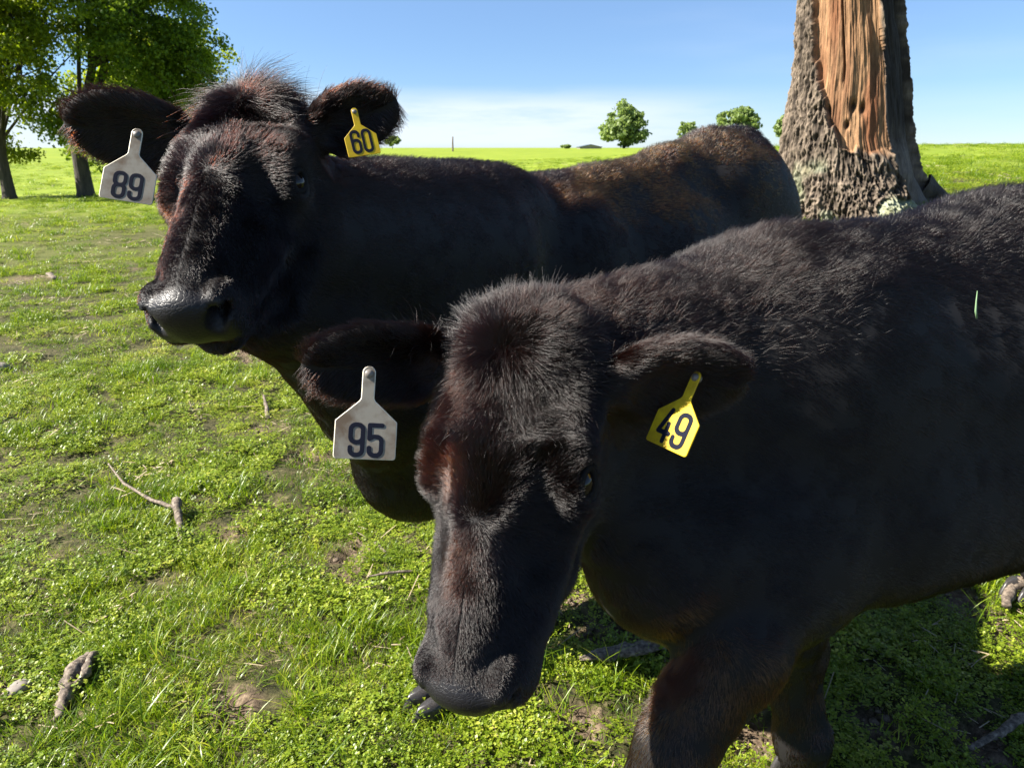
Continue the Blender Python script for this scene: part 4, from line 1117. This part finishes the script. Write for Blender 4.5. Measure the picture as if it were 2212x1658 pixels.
# lateral position as seen from the pasture side: q = -1 left edge .. 1 right edge; front where facing the camera
vd = unit(np.array([2.9, 6.5])); rd = np.array([vd[1], -vd[0]])
dirx, diry = np.cos(tf), np.sin(tf)
front = -(dirx*vd[0]+diry*vd[1]); q = dirx*rd[0]+diry*rd[1]
pz = np.stack([q*3, zf*1.2, q*0], 1)
lb = np.interp(zf, [1.20, 1.27, 1.35, 1.45, 1.60, 1.80, 2.1, 2.5, 4.3], [.55, .20, -.12, -.22, -.36, -.50, -.64, -.74, -.78]) + .05*vnoise(pz, 3.5, 81)+.03*vnoise(pz, 11, 82)
rb = np.interp(zf, [1.20, 1.35, 1.8, 2.5, 4.3], [.50, .60, .56, .48, .45]) + .03*vnoise(pz, 3, 83)
wood = ss(-.015, .02, q-lb)*(q < rb+.02)*(front > -.1)*ss(1.28, 1.33, zf+.05*vnoise(pz, 6, 84))
# weathered grey strip right of the warm wood, running down to the root
gl = rb; gr = np.interp(zf, [.5, .8, 1.2, 1.5, 4.3], [1.05, 1.05, 1.05, 1.05, 1.05])
glow = np.interp(zf, [.5, .8, 1.0, 1.25, 1.5], [.92, .80, .70, .60, .56])
grey = ss(-.01, .015, q-np.maximum(rb, glow))*(q < gr+.03*vnoise(pz, 4, 85))*(front > -.2)
wood = np.where(grey > .5, 0, wood)
bare = np.maximum(wood, grey)
# bark relief: long branching ridges
bp = np.stack([np.cos(tf)*R0, np.sin(tf)*R0, zf*.15], 1)
ro_ = np.array([[.8, -.36, .48], [.6, .48, -.64], [0, .8, .6]])
wv = bp + .022*np.stack([vnoise(bp*np.array([1, 1, 5]), 7, 86), vnoise(bp*np.array([1, 1, 5]), 7, 87), bp[:, 2]*0], 1)
ridge = 1-np.abs(vnoise(wv@ro_, 34, 88)); ridge = ridge*.55+.45*(1-np.abs(vnoise(wv@ro_, 72, 89)))
blocks = vnoise(np.stack([bp[:, 0], bp[:, 1], zf*.8], 1)@ro_, 18, 90)
bark = (ridge-.72)*.058 + .012*blocks + .010*vnoise(np.stack([bp[:, 0], bp[:, 1], zf*.6], 1)@ro_, 46, 91) + .006*vnoise(np.stack([bp[:, 0], bp[:, 1], zf*.6], 1)@ro_, 95, 92)
lich = ss(-.1, .25, vnoise(np.stack([bp[:, 0], bp[:, 1], zf], 1), 5, 92)+ .9*ss(.0, .5, q)*ss(1.25, .8, zf)-.25)*(front > -.3)*ss(1.4, 1.0, zf)
bark = bark*(1+.5*ss(1.3, .8, zf)) + lich*.018*vnoise(np.stack([bp[:, 0], bp[:, 1], zf], 1), 22, 93)
gp = np.stack([q*1.0, zf*.05, q*0], 1)
grain = .006*vnoise(gp, 26, 94)+.005*vnoise(gp, 75, 95)+.004*vnoise(np.stack([q, zf*.6, q*0], 1), 13, 104)+.003*vnoise(np.stack([q, zf*.3, q*0], 1), 45, 105)+.012*vnoise(np.stack([q, zf*.6, q*0], 1), 7, 96)
crack = np.exp(-((q+.12-.05*np.sin(zf*1.7)-.03*vnoise(np.stack([zf, zf*0, zf*0], 1), 2, 97))/.016)**2)*ss(1.75, 1.95, zf)*.05
holes = 0
for hq, hz_, hr in ((.05, 1.66, .05), (.22, 1.64, .045), (-.02, 1.52, .03), (.20, 1.30, .03), (-.30, 1.45, .05), (-.35, 1.62, .035)):
    holes = holes+np.exp(-((q-hq)/(hr*1.1))**2-((zf-hz_)/hr)**2)*.05*(front > 0)
dR = bark*(1-bare) + bare*(-.055+grain) - wood*(crack+holes) - grey*.035*ss(0, .1, q-rb)
lip = np.exp(-((q-lb)/.035)**2)*(zf > 1.25)*(front > 0)*.02
dR = dR + lip*(1-bare)
R = R0+dR
TV = np.stack([CX+R*dirx, 6.5+R*diry, zf], 1)
cbase = fbm(np.stack([bp[:, 0], bp[:, 1], zf*.5], 1), 9, 98, 4)
hgt = np.clip((ridge-.45)/.5, 0, 1)
mixv = lambda a, b, f: np.asarray(a)[None]*(1-f[:, None])+np.asarray(b)[None]*f[:, None]
colb = mixv((.032, .024, .018), (.205, .160, .118), hgt**1.4)*(1+.25*cbase[:, None])
colb = colb*(1-lich[:, None]*.75)+lich[:, None]*.75*mixv((.26, .27, .14), (.38, .42, .30), np.clip(vnoise(np.stack([bp[:, 0], bp[:, 1], zf], 1), 18, 99)*.5+.5, 0, 1))
gw = vnoise(np.stack([q*1.0, zf*.22, q*0], 1), 12, 100)*.5+.5; gw2 = vnoise(np.stack([q, zf*.35, q*0], 1), 5, 101)*.5+.5; gw3 = vnoise(np.stack([q, zf*.3, q*0], 1), 38, 102)*.5+.5
colw = mixv((.15, .07, .035), (.40, .24, .125), np.clip(gw*.6+gw2*.5-.1, 0, 1)); colw = colw*(.75+.45*gw3[:, None])
red = ss(.55, .8, vnoise(np.stack([q, zf*.4, q*0], 1), 3.1, 103)*.5+.5); colw = colw*(1-red[:, None]*.6)+red[:, None]*.6*np.array([.22, .08, .035])
colw = colw*(1-np.clip((crack+holes)*14, 0, .85))[:, None]
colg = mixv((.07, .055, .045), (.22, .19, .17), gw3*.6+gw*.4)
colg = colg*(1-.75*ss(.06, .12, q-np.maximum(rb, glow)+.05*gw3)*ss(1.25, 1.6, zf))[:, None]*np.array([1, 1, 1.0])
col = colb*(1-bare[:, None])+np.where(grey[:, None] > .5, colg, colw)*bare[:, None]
i, j = np.meshgrid(np.arange(nh-1), np.arange(na), indexing='ij'); j2 = (j+1) % na
TF = np.stack([i*na+j, i*na+j2, (i+1)*na+j2, (i+1)*na+j], -1).reshape(-1, 4)
t = NT('dead_trunk_surface'); cc_ = t.attr('col').outputs['Color']; co = t.coord('Object'); nf = t.noise(1, 6, .7, t.mapping(co, (60, 60, 14)))
t.pbsdf(Base__Color=t.mixc(1.0, cc_, t.ramp(nf, [(.3, (.55, .55, .55)), (.7, (1.25, 1.25, 1.25))]), 'MULTIPLY'), Roughness=.88, Specular__IOR__Level=.2, Normal=t.bump(nf, .5, .012))
M_DEAD = t.m
dead = empty('dead_tree', TB, 'huge dead tree trunk with stripped orange wood and rough bark at the right', 'tree')
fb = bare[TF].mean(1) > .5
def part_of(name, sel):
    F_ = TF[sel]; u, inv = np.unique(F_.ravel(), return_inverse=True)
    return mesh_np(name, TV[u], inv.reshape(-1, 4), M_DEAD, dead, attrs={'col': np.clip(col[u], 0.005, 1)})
pb = part_of('bark', ~fb); pb['label'] = 'rough ridged grey bark with lichen'
pw = part_of('bare_wood', fb); pw['label'] = 'stripped orange-brown heartwood with cracks'
# broken top and a few dead limbs above the frame
V = []; F = []
topc = np.array([2.62, 6.5, 4.2])
tube(V, F, [topc+[0, 0, -.1], topc+[.02, 0, .25], topc+[.1, 0, .55], topc+[.18, .02, .8]], [.33, .28, .15, .02], 14)
for d, l in (((-.7, .2, .9), 1.6), ((.8, -.1, .7), 1.3), ((.1, .8, 1.0), 1.4)):
    d = unit(np.array(d)); a = topc+d*.12-[0, 0, .25]; tube(V, F, [a, a+d*l*.5+[0, 0, .1], a+d*l], [.13, .08, .02], 9)
mesh_np('broken_limb', np.array(V), F, M_BARK, dead)
# root spur running off to the right of the trunk
e = on_ground(2040, 437)
V = []; F = []; s0 = np.array([3.55, 6.45, hz(3.55, 6.45)+.10]); tube(V, F, [s0, (s0+e)/2+[0, 0, .03], e+[0, 0, .015], e+[.2, 0, -.05]], [.14, .075, .05, .02], 10)
V = np.array(V); V += .03*np.stack([vnoise(V, 14, 3), vnoise(V, 14, 4), vnoise(V, 14, 5)], 1)
mesh_np('root', V, F, M_BARK, dead)

# blade of grass stuck to the flank of the front cow
t = NT('green_leaf'); t.pbsdf(Base__Color=(.13, .22, .11), Roughness=.6); ml = t.m
def on_body(V, dx, dy):
    d = V-CAMP; k = d@FWD; px = 1106+FD*d[:, 0]/k; py = 829-FD*(d@UPV)/k
    m = np.hypot(px-dx, py-dy) < 14; return k[m].min()
kk = on_body(V2, 2112, 655); pts = [P(2111, 628, kk-.020), P(2109, 650, kk-.022), P(2108, 672, kk-.022), P(2110, 688, kk-.020)]; wd = [.0005, .0014, .0023, .0018]
V = []; F = []
for p_, w_ in zip(pts, wd):
    for dx_, dz_ in ((-w_, 0), (0, -.0012), (w_, 0), (0, .0004)): V.append(p_+np.array([dx_, dz_, 0]))
for i_ in range(3):
    for k_ in range(4): F.append([i_*4+k_, i_*4+(k_+1) % 4, (i_+1)*4+(k_+1) % 4, (i_+1)*4+k_])
F += [[3, 2, 1, 0], [12, 13, 14, 15]]
o = mesh_np('grass_blade', np.array(V)-pts[1], F, ml); o.location = pts[1]; tag(o, 'small blue-green blade of grass stuck to the flank of the front cow', 'grass blade')

#==END==
